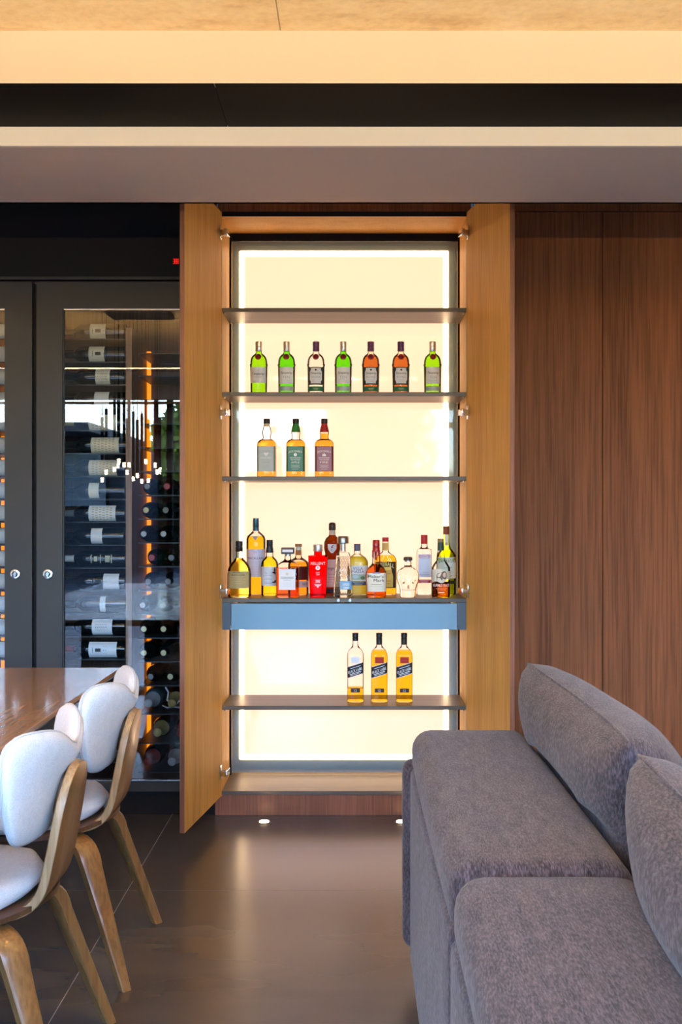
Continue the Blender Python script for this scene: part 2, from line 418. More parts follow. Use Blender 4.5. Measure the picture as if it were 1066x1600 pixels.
for px in (270.5, 273.6, 276.8):   # three red figures
    g = MB(); w = .0062; x = fx(px); z0, z1 = fz(412.2), fz(404.5); t = .0013
    g.box(x, x + w, D - .002, D - .001, z0, z0 + t).box(x, x + w, D - .002, D - .001, z1 - t, z1).box(x, x + w, D - .002, D - .001, (z0 + z1) / 2 - t / 2, (z0 + z1) / 2 + t / 2)
    g.box(x + w - t, x + w, D - .002, D - .001, z0, z1)
    if px > 271: g.box(x, x + t, D - .002, D - .001, z0, z1)
    obj('figure', g, M['red_digit'], dis)
def wine_door(x0, x1, gx0, gx1, lockx):
    z0, z1, gz0, gz1 = .105, fz(440), fz(1221), fz(482)
    d = obj('door', MB().box(x0, gx0, D, D + .04, z0, z1).box(gx1, x1, D, D + .04, z0, z1).box(gx0, gx1, D, D + .04, gz1, z1).box(gx0, gx1, D, D + .04, z0, gz0), M['wine_frame'], wine)
    obj('glass_pane', MB().add([(gx0, D + .018, gz0), (gx1, D + .018, gz0), (gx1, D + .018, gz1), (gx0, D + .018, gz1)], [(0, 1, 2, 3)]), M['pane'], d)
    t = .005
    for nm, a in (('bead', (gx0 + t, gx1 - t, gz1 - t, gz1)), ('bead', (gx0 + t, gx1 - t, gz0, gz0 + t)), ('bead', (gx0, gx0 + t, gz0, gz1)), ('bead', (gx1 - t, gx1, gz0, gz1))):
        box(nm, a[0], a[1], D + .008, D + .016, a[2], a[3], M['wine_frame'] if a[3] - a[2] > .1 else M['chrome'], d)
    zl = fz(897)
    lk = obj('lock', MB().lathe([(D - .007, .018), (D - .006, .0205), (D - .001, .0205)], 24, (zl, lockx), 'y'), M['chrome'], d, sm=40)
    obj('lock_core', MB().lathe([(D - .0095, .0125), (D - .0075, .013)], 20, (zl, lockx), 'y'), M['wine_frame'], lk, sm=40)
    kx = MB(); 
    q = [(-.004, -.010), (.003, -.010), (.009, .004), (.003, .010), (-.004, .007), (-.007, -.002)]
    kx.loft([[(lockx + a, D - .0125, zl + b) for a, b in q], [(lockx + a, D - .0096, zl + b) for a, b in q]])
    obj('lock_flap', kx, M['chrome'], lk)
wine_door(fx(57), -.582, fx(97.5), -.69, fx(75))
wine_door(-2.16, fx(50), -2.05, fx(8), fx(24))
# divider and light strips
dvx0, dvx1 = fx(196.5, 4.8), fx(206, 4.8)
box('divider', dvx0, dvx1, 4.80, WB, .15, 2.128, M['divider'], wine, bevel=.001)
box('divider', -1.46, -1.435, 4.80, WB, .15, 2.128, M['divider'], wine, bevel=.001)
box('light_strip', dvx1 + .002, dvx1 + .02, WB - .014, WB - .003, .16, fz(549, 5.14), M['amber_led'], wine)
box('light_strip', -1.66, -1.64, WB - .014, WB - .003, .16, 2.12, M['amber_led'], wine)
ZL = [.698 + .102 * k for k in range(15)]          # display shelves, bottles lying sideways
ZR = [.58 + .106 * k for k in range(9)]            # rack rows, necks to the front
ZC = [.205, .335, .465]                            # larger bottles below
shelf_y = (4.83, WB - .02)
smoke = M['wine_frame']
for z in ZL + [.59, .48, .36, .24]:
    box('shelf', -1.43, dvx0 - .002, *shelf_y, z - .047, z - .042, smoke, wine)
    box('shelf', -2.14, -1.462, *shelf_y, z - .047, z - .042, smoke, wine)
for z in ZR + [1.534, 1.64, 1.746, 1.852, 1.96, 2.06]:
    box('shelf', dvx1 + .022, WX1 - .022, *shelf_y, z - .045, z - .040, smoke, wine)
for z in ZC: box('shelf', dvx1 + .022, WX1 - .022, *shelf_y, z - .057, z - .052, smoke, wine)

# wine bottles: one mesh set, copied
M['wine_glass'] = principled('dark_bottle_glass', (.006, .008, .008), .08, spec=.6)
M['wine_glass2'] = principled('brown_bottle_glass', (.03, .012, .006), .08, spec=.6)
M['teal_glass'] = principled('frosted_teal_glass', (.05, .13, .15), .4)
BOR = [(0, .030), (.004, .037), (.19, .0375), (.205, .036), (.222, .026), (.235, .0165), (.25, .0145), (.283, .0143), (.284, .0155), (.298, .0155), (.30, .014)]
def bottle_mesh(prof, mat_, name='bottle_body'):
    me = MB().lathe(prof, 20).mesh(name); me.materials.append(mat_); smooth(me, 40); return me
me_bor = bottle_mesh(BOR, M['wine_glass'])
me_bor2 = bottle_mesh(BOR, M['wine_glass2'])
CHP = [(0, .035), (.005, .045), (.15, .045), (.19, .039), (.23, .022), (.26, .016), (.29, .015), (.291, .018), (.31, .018), (.315, .012)]
me_chp = bottle_mesh(CHP, M['wine_glass'])
me_teal = bottle_mesh(CHP, M['teal_glass'])
def cap_mesh(mat_, z0=.236, z1=.3005, ex=.0006, prof=BOR):
    def r(z):
        for (a, ra), (b, rb) in zip(prof, prof[1:]):
            if a <= z <= b: return ra + (rb - ra) * (z - a) / max(b - a, 1e-6)
        return prof[-1][1]
    pr = [(z0, r(z0) + ex)] + [(z, rr + ex) for z, rr in prof if z0 < z < z1] + [(z1, prof[-1][1] - .001)]
    me = MB().lathe(pr, 16).mesh('capsule'); me.materials.append(mat_); smooth(me, 40); return me
def wrap_mesh(mat_, z0, z1, r=.0381, span=2.4, art=None):
    b = MB(); n = 14
    b.add([(r * math.sin(-span / 2 + span * i / n), -r * math.cos(-span / 2 + span * i / n), z) for z in (z0, z1) for i in range(n + 1)],
          [(i, i + 1, n + 2 + i, n + 1 + i) for i in range(n)])
    me = b.mesh('label'); me.materials.append(mat_); smooth(me); return me
def marks_mesh(mat_, rects, r=.0384):
    b = MB()
    for a0, a1, z0, z1 in rects:
        b.add([(r * math.sin(a), -r * math.cos(a), z) for z in (z0, z1) for a in (a0, (a0 + a1) / 2, a1)], [(0, 1, 4, 3), (1, 2, 5, 4)])
    me = b.mesh('lettering'); me.materials.append(mat_); return me
caps = {k: cap_mesh(flat(c, .3)) for k, c in {'black': (.015, .015, .015), 'gold': (.55, .45, .16), 'red': (.30, .02, .03), 'grey': (.22, .23, .24), 'white': (.7, .7, .66)}.items()}
cap_chp = {k: cap_mesh(flat(c, .3), .20, .316, .0006, CHP) for k, c in {'black': (.02, .02, .02), 'silver': (.5, .5, .52), 'red': (.35, .05, .04), 'gold': (.5, .4, .15)}.items()}
seal = {}
for k, c in {'gold': (.62, .55, .28), 'silver': (.5, .5, .5), 'red': (.45, .07, .09), 'grey': (.25, .25, .26)}.items():
    me = MB().lathe([(.3005, .0125), (.3015, .0125)], 16).mesh('capsule_top'); me.materials.append(flat(c, .35)); seal[k] = me
LBL = {'cream': (.80, .76, .60), 'white': (.80, .80, .78), 'ornate': (.72, .66, .54), 'pale': (.76, .78, .74)}
lying = 'wine bottles lying on the display shelves'; nose = 'wine bottles racked neck outward'
dark_ink = flat((.05, .05, .05)); gold_ink = flat((.5, .4, .2))
mk_text = marks_mesh(dark_ink, [(-.35, .35, .085 + .009 * i, .0875 + .009 * i) for i in range(6)])
mk_crest = marks_mesh(dark_ink, [(-.2, .2, .11, .135), (-.45, .45, .095, .098), (-.5, .5, .086, .088), (-.3, .3, .145, .148)])
mk_orn = marks_mesh(gold_ink, [(-.9 + .3 * i + .1 * (j % 2), -.78 + .3 * i + .1 * (j % 2), .06 + .016 * j, .07 + .016 * j) for i in range(6) for j in range(6)])
mk_gold = marks_mesh(flat((.45, .42, .3)), [(-.5, .5, .06, .065), (-.4, .4, .07, .09), (-.5, .5, .11, .114), (-.3, .3, .125, .14), (-.5, .5, .15, .155)])
lbl_me = {}
def lblm(kind, z0, z1, span=2.3):
    k = (kind, z0, z1)
    if k not in lbl_me: lbl_me[k] = wrap_mesh(flat(LBL[kind]), z0, z1, span=span)
    return lbl_me[k]
# rows from the bottom: label kind, label span along the bottle, artwork, base end x, capsule
rows = [('white', .04, .165, 'crest', 0, 'red'), ('pale', .06, .15, 'text', 0, 'black'), ('white', .10, .125, None, .01, 'black'), ('white', .03, .10, 'crest', 0, 'black'),
        (None, 0, 0, 'gold', 0, 'white'), ('pale', .10, .15, None, -.005, 'black'), ('white', .045, .165, 'orn', .0, 'grey'), ('cream', .12, .165, None, 0, 'black'),
        ('ornate', .04, .165, 'orn', 0, 'black'), ('ornate', .04, .165, 'orn', .01, 'black'), ('ornate', .04, .165, 'orn', 0, 'gold'), ('pale', .075, .14, None, 0, 'black'),
        ('cream', .07, .135, 'text', 0, 'black'), ('cream', .095, .165, 'crest', 0, 'black'), ('cream', .09, .16, 'crest', 0, 'black')]
desc = {'crest': 'crested', 'text': 'plain printed', 'orn': 'ornate patterned', 'gold': 'gold lettered dark', None: 'blank'}
def wine_bottle(loc, rot, label, group, body, cap=None, lab=None, art=None, top=None):
    t = thing('wine_bottle', loc, label, 'wine bottle', group, local=True); t.rotation_euler = rot
    for nm, me in (('bottle_body', body), ('capsule', cap), ('label', lab), ('lettering', art), ('capsule_top', top)):
        if me: link(nm, me, t)
    return t
for k, z in enumerate(ZL):
    kind, a, b, art, dx, cp = rows[k]
    # bottle axis along -X: base by the divider, neck to the left, label turned to the room
    rot = Matrix.Rotation(R(-90), 4, 'Y').to_euler()
    am = {'crest': mk_crest, 'text': mk_text, 'orn': mk_orn, 'gold': mk_gold, None: None}[art]
    wine_bottle((dvx0 - .012 + dx, 4.885, z - .004), rot, 'wine bottle with %s label lying sideways, %s display shelf from the bottom' % (desc[art], ordn(k)), lying,
                me_bor, caps[cp], lblm(kind, a, b) if kind else None, am)
    kind2, a2, b2, art2, dx2, cp2 = rows[(k * 7 + 3) % 15]
    wine_bottle((-1.475, 4.885, z - .004), rot, 'wine bottle lying behind the narrow strip of glass, %s shelf from bottom' % ordn(k), lying,
                me_bor, caps[cp2], lblm('white' if k % 3 else 'pale', .05, .15), None)
rk = Matrix.Rotation(R(90), 4, 'X').to_euler()
tops = ['gold', 'gold', 'gold', 'silver', 'grey', 'red', 'silver', 'gold', 'red']
for k, z in enumerate(ZR):
    sh = [.03, -.0, .0, -.005, .02, .035, .0, .01, .015][k]
    for j in range(3):
        x = fx(219, 4.85) + .02 + sh + j * .088
        if x > WX1 - .06: continue
        tp = tops[k] if (j + k) % 4 else 'grey'
        if k == 5: tp = ['red', 'grey', 'grey'][j]
        wine_bottle((x, WB - .03, z - .002), rk, 'neck-out dark wine bottle, %s from divider, %s rack row from bottom' % (ordn(j), ordn(k)), nose,
                    me_bor if (j + k) % 3 else me_bor2, caps['black' if tp != 'red' else 'red'], None, None, seal[tp])
for k, z in enumerate(ZC):
    for j in range(3):
        x = fx(226, 4.85) + .022 + .04 * (k % 2) + j * .105
        if x > WX1 - .07: continue
        teal = (k == 2 and j == 0)
        cp = ['red', 'silver', 'gold'][(j + 2 * k) % 3] if not teal else 'silver'
        t = wine_bottle((x, WB - .03, z - .004), rk, ('frosted teal sparkling bottle with neck outward beside the white ribbon' if teal else
                    'stout sparkling bottle with %s foil, %s from divider, %s row from bottom' % (cp, ordn(j), ordn(k))), 'stout bottles on the lower rack', me_teal if teal else me_chp, cap_chp[cp])
        if k == 2 and j == 1:
            t['label'] = 'stout sparkling wine bottle with a white ribbon bow on its neck'
            rb = MB()
            for s in (-1, 1):
                rb.tube([(0, -.024, .25), (s * .03, -.03, .25 + .0), (s * .05, -.02, .252), (s * .03, -.028, .262), (0, -.024, .256)], .004, 6)
                rb.tube([(0, -.024, .252), (s * .03, .006, .258), (s * .035 + .01, .04, .25), (s * .05 + .01, .06, .24)], .0045, 6)
            tag(obj('ribbon', rb, flat((.75, .74, .78)), t, sm=60), 'white ribbon bow')

# ------------------------------------------------------------------ spirits
_txt = {}
def text_mesh(s):
    if s not in _txt:
        c = bpy.data.curves.new('t', 'FONT'); c.body = s; c.size = 1; c.align_x = 'CENTER'; c.align_y = 'CENTER'; c.resolution_u = 2
        o = bpy.data.objects.new('t', c); COL.objects.link(o); bpy.context.view_layer.update()
        me = o.to_mesh(); vs = [tuple(v.co) for v in me.vertices]; fs = [tuple(p.vertices) for p in me.polygons]
        o.to_mesh_clear(); bpy.data.objects.remove(o); bpy.data.curves.remove(c)
        x0, x1 = min(v[0] for v in vs), max(v[0] for v in vs); y0, y1 = min(v[1] for v in vs), max(v[1] for v in vs)
        _txt[s] = ([((v[0] - (x0 + x1) / 2) / (x1 - x0), (v[1] - (y0 + y1) / 2) / (y1 - y0)) for v in vs], fs)
    return _txt[s]

GLASS = {k: thin_glass('glass_' + k, c, 1.25, .0, 1.0) for k, c in {
    'clear': (.97, .98, .97), 'green': (.36, .90, .10), 'lime': (.55, .93, .10), 'olive': (.70, .80, .16), 'brown': (.42, .17, .03), 'red': (.85, .02, .02), 'warm': (.98, .93, .82)}.items()}
LIQ = {k: liquid('liquid_' + k, c, i) for k, (c, i) in {
    'clear': ((.99, .99, .98), 1.07), 'amber': ((.97, .47, .045), 1.04), 'gold': ((1, .60, .02), 1.04), 'orange': ((1, .45, .04), 1.04), 'copper': ((.56, .19, .05), 1.04),
    'dark': ((.72, .16, .03), 1.04), 'yellow': ((1, .82, .03), 1.04), 'red': ((.97, .10, .07), 1.06), 'brown': ((.8, .45, .15), 1.04)}.items()}
M['lemon'] = principled('cloudy_lemon_liqueur', (.85, .72, .04), .3); M['lemon'].node_tree.nodes['Principled BSDF'].inputs['Transmission Weight'].default_value = .55

class Spirit:
    """bottle lofted from (height, half width) pairs given in measured pixels at its distance"""
    def __init__(s, name, label, px, Y, zbase, prof, n=2.0, dr=1.0, group=None, cat='bottle', nn=None):
        s.k = Y / F; s.Y = Y; s.n = n; s.dr = dr
        s.root = thing(name, (fx(px, Y), Y, zbase + .0003), label, cat, group, local=True)
        s.prof = [(z * s.k, w * s.k) for z, w in prof]
        s.nn = nn or (lambda z: n)
    def w(s, z):
        p = s.prof
        if z <= p[0][0]: return p[0][1]
        for (a, ra), (b, rb) in zip(p, p[1:]):
            if a <= z <= b: return ra + (rb - ra) * (z - a) / max(b - a, 1e-9)
        return p[-1][1]
    def ring(s, z, w, n=None, dr=None, N=28):
        n = n or s.n; dr = s.dr if dr is None else dr; out = []
        for j in range(N):
            a = 2 * math.pi * (j + .5) / N; c, q = math.cos(a), math.sin(a)
            out.append((math.copysign(abs(c) ** (2 / n), c) * w, math.copysign(abs(q) ** (2 / n), q) * w * dr, z))
        return out
    def shape(s, z):   # squareness and depth ratio fade to round towards the neck
        wmax = max(w for _, w in s.prof); f = min(1, max(0, (s.w(z) / wmax - .45) / .4))
        return 2 + (s.n - 2) * f, 1 + (s.dr - 1) * f
    def surf(s, x, z):
        w = s.w(z); n, dr = s.shape(z); t = min(.999, abs(x) / max(w, 1e-6))
        return -w * dr * (1 - t ** n) ** (1 / n)
    def glass(s, mat_, name='glass_body'):
        b = MB(); b.loft([s.ring(z, w, *s.shape(z)) for z, w in s.prof]); s.g = obj(name, b, mat_, s.root, sm=40); return s
    def fill(s, mat_, level, z0=1.5):
        lv = level * s.k; zs = [z0 * s.k] + [z for z, _ in s.prof if z0 * s.k < z < lv - .001] + [lv]
        b = MB(); b.loft([s.ring(z, max(.002, (s.w(z) - .0016) * .985), *s.shape(z)) for z in zs]); obj('liquid', b, mat_, s.root, sm=40); return s
    def cap(s, prof, mat_, name='cap', n=2, dr=1, sm=40):
        b = MB(); b.loft([s.ring(z * s.k, w * s.k, n, dr, 20) for z, w in prof]); s.c = obj(name, b, mat_, s.root, sm=sm); return s
    def patch(s, x0, x1, z0, z1, mat_, off=.0006, slope=0, name='label', nx=8, nz=4, parent=None, shape=None):
        k = s.k; b = MB(); vs = []
        for j in range(nz + 1):
            for i in range(nx + 1):
                u = i / nx; v = j / nz
                x = (x0 + (x1 - x0) * u) * k; z = (z0 + (z1 - z0) * v) * k + slope * x
                if shape: x, z = shape(u, v, x, z, k)
                vs.append((x, s.surf(x, z) - off, z))
        b.add(vs, [(j * (nx + 1) + i, j * (nx + 1) + i + 1, (j + 1) * (nx + 1) + i + 1, (j + 1) * (nx + 1) + i) for j in range(nz) for i in range(nx)])
        return obj(name, b, mat_, parent or s.root, sm=60)
    def disc(s, xc, zc, r, mat_, off=.001, name='seal', N=16, parent=None, rz=None):
        k = s.k; b = MB(); rz = rz or r
        ring = lambda q, o: [((xc + q * r * math.cos(2 * math.pi * j / N)) * k, s.surf((xc + q * r * math.cos(2 * math.pi * j / N)) * k, (zc + q * rz * math.sin(2 * math.pi * j / N)) * k) - o, (zc + q * rz * math.sin(2 * math.pi * j / N)) * k) for j in range(N)]
        b.loft([ring(1, 0), ring(1, off), ring(.8, off * 1.4)], cap0=False); return obj(name, b, mat_, parent or s.root, sm=60)
    def text(s, st, xc, zc, wd, ht, mat_, parent, off=.0010, slope=0, shear=0, arch=0):
        vs, fs = text_mesh(st); k = s.k; out = []
        for u, v in vs:
            x = (xc + u * wd + v * ht * shear) * k; z = (zc + v * ht) * k + slope * x - arch * (2 * u) ** 2 * k
            out.append((x, s.surf(x, z) - off, z))
        return obj('lettering', MB().add(out, fs), mat_, parent)
    def lines(s, xc, zs, wd, mat_, parent, ht=.35, off=.0010):
        b = MB(); k = s.k
        for i, z in enumerate(zs):
            w = wd * (1 - .25 * (i % 2)); n = 6
            vs = []
            for zz in (z - ht / 2, z + ht / 2):
                for q in range(n + 1):
                    x = (xc - w / 2 + w * q / n) * k; vs.append((x, s.surf(x, zz * k) - off, zz * k))
            b.add(vs, [(q, q + 1, n + 2 + q, n + 1 + q) for q in range(n)])
        return obj('lettering', b, mat_, parent)

INK = flat((.02, .02, .022)); WHT = flat((.78, .80, .80)); PALE = flat((.74, .82, .84)); REDINK = flat((.5, .03, .03))
SILV = principled('silver_cap', (.62, .60, .56), .3, .8)

# second shelf: seven gins
ZG = ZSH[1]; YG = 4.785
GPROF = [(0, 11), (1.5, 13), (26, 13.3), (44, 13.6), (45, 14.2), (47, 14.2), (48, 13.5), (52, 13.3), (56, 12.4), (59, 11), (61.5, 8.8), (63.3, 6.4), (64.6, 5), (66, 4.7), (80, 4.7)]
gin = 'round shouldered gin bottles on the second shelf'
gins = [(404.5, 'lime', 'one', 'pale green gin bottle with single silver label and grey cap'), (448, 'green', 'ten', 'bright green gin bottle beside the clear purple-capped one'),
        (494, 'clear', 'royal', 'clear gin bottle with purple cap and dark green label'), (536.5, 'green', 'ten', 'bright green gin bottle between the clear gin and a copper gin'),
        (579.5, 'copper', 'royal', 'copper gin bottle with purple cap beside the bright green gin'), (626.5, 'copper', 'royal', 'copper gin bottle with purple cap beside the yellow-green gin'),
        (676, 'lime', 'ten', 'yellow-green gin bottle with two silver labels beside the copper gin')]
for px, col, sty, lab in gins:
    s = Spirit('gin_bottle', lab, px, YG, ZG, GPROF, group=gin)
    s.glass(GLASS[{'copper': 'warm'}.get(col, col)]).fill(LIQ['copper' if col == 'copper' else 'clear'], 60)
    purple = flat((.10, .03, .12), .3)
    s.cap([(67.5, 5.0), (68, 5.3), (73, 5.3), (73.3, 5.0), (74, 5.0), (74.3, 5.3), (82, 5.3), (82.6, 4.6)], purple if sty == 'royal' else SILV)
    seal_ = s.disc(0, 57.5, 4.9, flat((.28, .02, .03), .35), .0025)
    s.disc(0, 57.5, 3.4, flat((.20, .012, .02), .35), .0032, 'seal_stamp', parent=seal_)
    if sty == 'one':
        l = s.patch(-11.5, 11.5, 17, 41.5, PALE); s.text('Tanqueray', 0, 30.5, 19, 5.2, INK, l, shear=.25); s.disc(0, 37, 1.6, WHT, .0012, 'emblem', parent=l); s.lines(0, [26.5, 25, 19], 14, flat((.3, .33, .34)), l)
    elif sty == 'ten':
        l = s.patch(-10.5, 10.5, 15.5, 41.5, PALE); s.text('Tanqueray', 0, 32, 18, 4.8, INK, l, shear=.25); s.text('TEN', 0, 25.5, 11, 4.2, flat((.35, .38, .4)), l); s.disc(0, 38, 1.6, WHT, .0012, 'emblem', parent=l); s.lines(0, [21, 19.5, 17], 15, flat((.3, .33, .34)), l)
        l2 = s.patch(-11, 11, 4.5, 12, flat((.32, .40, .38))); s.lines(0, [10, 8, 6], 14, WHT, l2)
    else:
        l = s.patch(-12, 12, 14, 41.5, flat((.035, .06, .05))); 
        p = s.patch(-9.5, 9.5, 16, 40, flat((.66, .68, .70)), .0012, name='label_plate', parent=l, nx=12, nz=8,
                    shape=lambda u, v, x, z, k: (x * (.82 if (v < .13 or v > .87) else 1.0), z))
        s.text('Tanqueray', 0, 31.5, 17, 4.4, INK, l, .0018, shear=.25); s.text('ROYALE' if col == 'copper' else 'RANGPUR', 0, 26, 13, 3.4, flat((.3, .3, .34)), l, .0018); s.disc(0, 37, 1.5, INK, .0024, 'emblem', parent=l); s.lines(0, [22, 20, 18], 10, flat((.3, .3, .34)), l, off=.0018)
        l2 = s.patch(-11.5, 11.5, 4, 11.5, flat((.02, .16, .08))); s.lines(0, [8.5, 7], 9, flat((.6, .5, .2)), l2)

# third shelf: three square whiskeys
ZW = ZSH[2]; YW_ = 4.78
JPROF = [(0, 12.5), (1.2, 14.6), (48, 14.6), (53, 14.4), (57, 11.8), (59.5, 7.2), (62, 6.3), (70, 7.2), (76, 6.2), (81, 4.6), (84, 4.4), (90, 4.4)]
sq = 'square whiskey bottles on the third shelf'
for px, st, lab in ((417, 0, 'square honey whiskey bottle with pale grey label and black cap'), (462.4, 1, 'square apple whiskey bottle with green neck and green label'), (507, 2, 'square whiskey bottle with red neck and mauve label with flame')):
    s = Spirit('whiskey_bottle', lab, px, YW_, ZW, JPROF, n=7, group=sq)
    s.glass(GLASS['clear']).fill(LIQ['amber'], [57, 57, 68][st])
    s.cap([(83.5, 4.9), (84, 5.1), (90.5, 5.1), (91, 4.7)], flat((.018, .016, .016), .35))
    c1 = [(.42, .48, .46), (.10, .27, .22), (.36, .20, .26)][st]; c2 = [(.26, .32, .26), (.03, .13, .04), (.17, .012, .02)][st]
    if st: s.cap([(70.5, 7.4), (74, 6.9), (77, 6.2), (81, 4.9), (83.4, 4.7)], flat([(0, 0, 0), (.03, .2, .03), (.42, .02, .02)][st], .4), 'neck_sleeve')
    else: s.cap([(79.5, 5.3), (82, 4.75), (83.4, 4.65)], flat((.6, .5, .3), .4), 'neck_sleeve')
    lb_ = s.patch(-14.3, 14.3, 8.5, 47.5, flat(c2), .0005, name='label_band', nx=14)
    l = s.patch(-11.6, 11.6, 9, 47, flat(c1), .0010)
    s.text("JACK DANIEL'S", 0, 39.5, 21, 4.4, flat((.32, .36, .36)) if not st else WHT, l, .0016, arch=1.6)
    ic = MB(); k = s.k; yy = -JPROF[2][1] * k - .0018
    if st == 0: q = [(-4, 36.5), (-2.2, 38), (0, 36.8), (2.2, 38), (4, 36.5), (0, 31.5)]
    elif st == 1: q = [(-2.6, 34.5), (-1.8, 32.2), (0, 31.8), (1.8, 32.2), (2.6, 34.5), (1.8, 36.4), (.5, 36.2), (.9, 38), (-.2, 36.6), (-1.8, 36.4)]
    else: q = [(-2.8, 32), (2.8, 32), (3, 33.5), (1.8, 35.8), (1, 34.6), (.2, 38), (-1, 35), (-1.8, 36), (-2.8, 34)]
    ic.add([(a * k, yy, b * k) for a, b in q], [tuple(range(len(q)))]); obj('emblem', ic, WHT, l)
    s.lines(0, [29.5], 17, WHT, l, .8, .0016)
    s.text('TENNESSEE', 0, 26.5, 15, 2.0, WHT if st else flat((.35, .38, .38)), l, .0016)
    s.text(['HONEY', 'APPLE', 'FIRE'][st], 0, 22.5, 13, 3.0, WHT if st else flat((.30, .33, .33)), l, .0016)
    s.lines(0, [18, 16.4, 14.8, 12], 14, WHT if st else flat((.32, .36, .36)), l, .4, .0016)

# fifth shelf: three square black label bottles
ZJ = ZSH[4]
WPROF = [(0, 10.5), (1.3, 12.6), (70, 12.9), (75, 12.5), (80, 10.5), (84, 7), (87, 5), (90, 4.3), (106, 4.2)]
bl = 'square blended whisky bottles on the lowest shelf'
for i, px in enumerate((555.5, 592.7, 631.6)):
    s = Spirit('whisky_bottle', ['nearly empty square whisky bottle with slanted black label', 'full square whisky bottle with slanted black label beside the nearly empty one', 'full square whisky bottle with slanted black label, farther from the nearly empty one'][i], px, 4.79, ZJ, WPROF, n=6, group=bl)
    s.glass(GLASS['clear']).fill(LIQ['gold'], [22, 80, 80][i])
    s.cap([([95, 89, 89][i], 4.7), (99, 4.8), (99.4, 4.5), (100.2, 4.5), (100.6, 4.9), (106.5, 4.9), (107, 4.5)], flat((.016, .014, .012), .4))
    sl = .32
    l = s.patch(-12.6, 12.6, 41.5, 59.5, flat((.018, .02, .025)), .0009, sl, nx=14)
    s.patch(-12.6, 12.6, 41.5, 42.4, flat((.5, .52, .55)), .0012, sl, 'label_edge', 14, 1, l); s.patch(-12.6, 12.6, 58.8, 59.5, flat((.5, .52, .55)), .0012, sl, 'label_edge', 14, 1, l)
    s.text('BLACK LABEL', 0, 50.5, 22, 4.4, WHT, l, .0018, sl)
    k = s.k
    s.patch(-8, 8, 55, 55.7, WHT, .0016, sl, 'lettering', 8, 1, l); s.patch(-9, 9, 46, 46.9, WHT, .0016, sl, 'lettering', 8, 1, l); s.patch(-8, 8, 44, 44.6, WHT, .0016, sl, 'lettering', 8, 1, l)
    u = s.patch(-6.8, 6.8, 61.5, 71, flat((.62, .66, .70)) if i == 0 else flat((.34, .02, .012)), .0008, .0, 'neck_label', parent=None)
    b2 = s.patch(-7.2, 7.2, 16, 22.2, flat((.03, .022, .02)), .0009); s.text('12', 0, 19, 4, 3.6, flat((.6, .55, .45)), b2, .0015)

# fourth shelf: fifteen different spirits
ZB = ZSH[3]; mixed = 'assorted spirits on the drawer shelf'
def sp(name, lab, px, Y, prof, **k): return Spirit(name, lab, px, Y, ZB, prof, group=mixed, **k)
# squat malt with gold label
s = sp('malt_bottle', 'squat rounded malt whisky bottle with gold label and black cap', 374, 4.755, [(0, 15), (1.2, 18), (4, 18.6), (36, 18.6), (44, 17.5), (51, 14.5), (57, 9), (61, 6), (63, 5.2), (78, 5)])
s.glass(GLASS['clear']).fill(LIQ['orange'], 61)
s.cap([(71, 5.6), (71.5, 5.9), (78, 5.9), (78.3, 5.2), (79.2, 5.2), (79.5, 5.7), (87, 5.5), (87.6, 4.8)], flat((.02, .016, .014), .35))
l = s.patch(-16.5, 16.5, 14.5, 41, flat((.42, .34, .17)), nx=16); s.text('MONKEY', 0, 39, 17, 2.6, INK, l); s.text('SHOULDER', 0, 35.2, 21, 3, INK, l); s.lines(0, [31, 29, 27, 24, 21, 19, 17], 22, flat((.2, .15, .07)), l)
# tall malt with lavender label
s = sp('malt_bottle', 'tall malt whisky bottle with lavender white label and blue cap', 400, 4.915, [(0, 12.5), (1.2, 14.4), (70, 15), (86, 15), (91, 13.5), (96, 8), (98.5, 5.2), (101, 4.4), (118, 4.3)])
s.glass(GLASS['clear']).fill(LIQ['gold'], 91)
s.cap([(99, 4.9), (103, 5.1), (103.5, 4.7), (104.5, 4.7), (105, 5.1), (118.5, 4.7), (119, 4.2)], principled('blue_foil', (.07, .16, .22), .3, .7))
l = s.patch(-14.2, 14.2, 28, 71, flat((.56, .54, .66)), nx=14); s.text('MACALLAN', 0, 57, 24, 3.6, INK, l); s.text('M', 0, 66, 4, 3, flat((.3, .3, .4)), l); s.lines(0, [52, 50, 44, 40, 36], 16, flat((.4, .39, .5)), l)
k = s.k; v = MB(); v.add([(a * k, s.surf(a * k, b * k) - .001, b * k) for a, b in ((-5, 91), (5, 91), (0, 84))], [(0, 1, 2)]); obj('neck_label', v, flat((.3, .3, .33)), s.root)
# yellow whisky, label with dark motif
s = sp('malt_bottle', 'small yellow whisky bottle with white label and black motif', 421.5, 4.837, [(0, 11.5), (1.2, 13.2), (46, 13.7), (52, 13), (57, 10), (60.5, 6.2), (62, 5.6), (70, 5.2), (84, 4.8)])
s.glass(GLASS['clear']).fill(LIQ['yellow'], 61)
s.cap([(67, 6.2), (72, 5.8), (77, 4.9), (78, 4.7), (78.5, 5.1), (86.3, 5.0), (87, 4.5)], flat((.025, .03, .035), .35))
l = s.patch(-12.6, 12.6, 16, 45.5, flat((.62, .66, .70)), nx=12); s.text('The', -5, 36, 5, 3, flat((.3, .34, .38)), l); s.lines(-2, [32, 28, 26, 22, 20], 13, flat((.32, .36, .4)), l)
for a, b, w, h in ((8.5, 41, 1.1, 4), (7.5, 36.5, 2.6, 1.2), (9, 34.5, 1.0, 1.2), (7.5, 21.5, 3.2, 1.2), (9.5, 23.5, 1.4, 1.4)): s.disc(a, b, w, INK, .0012, 'motif', 10, l, h)
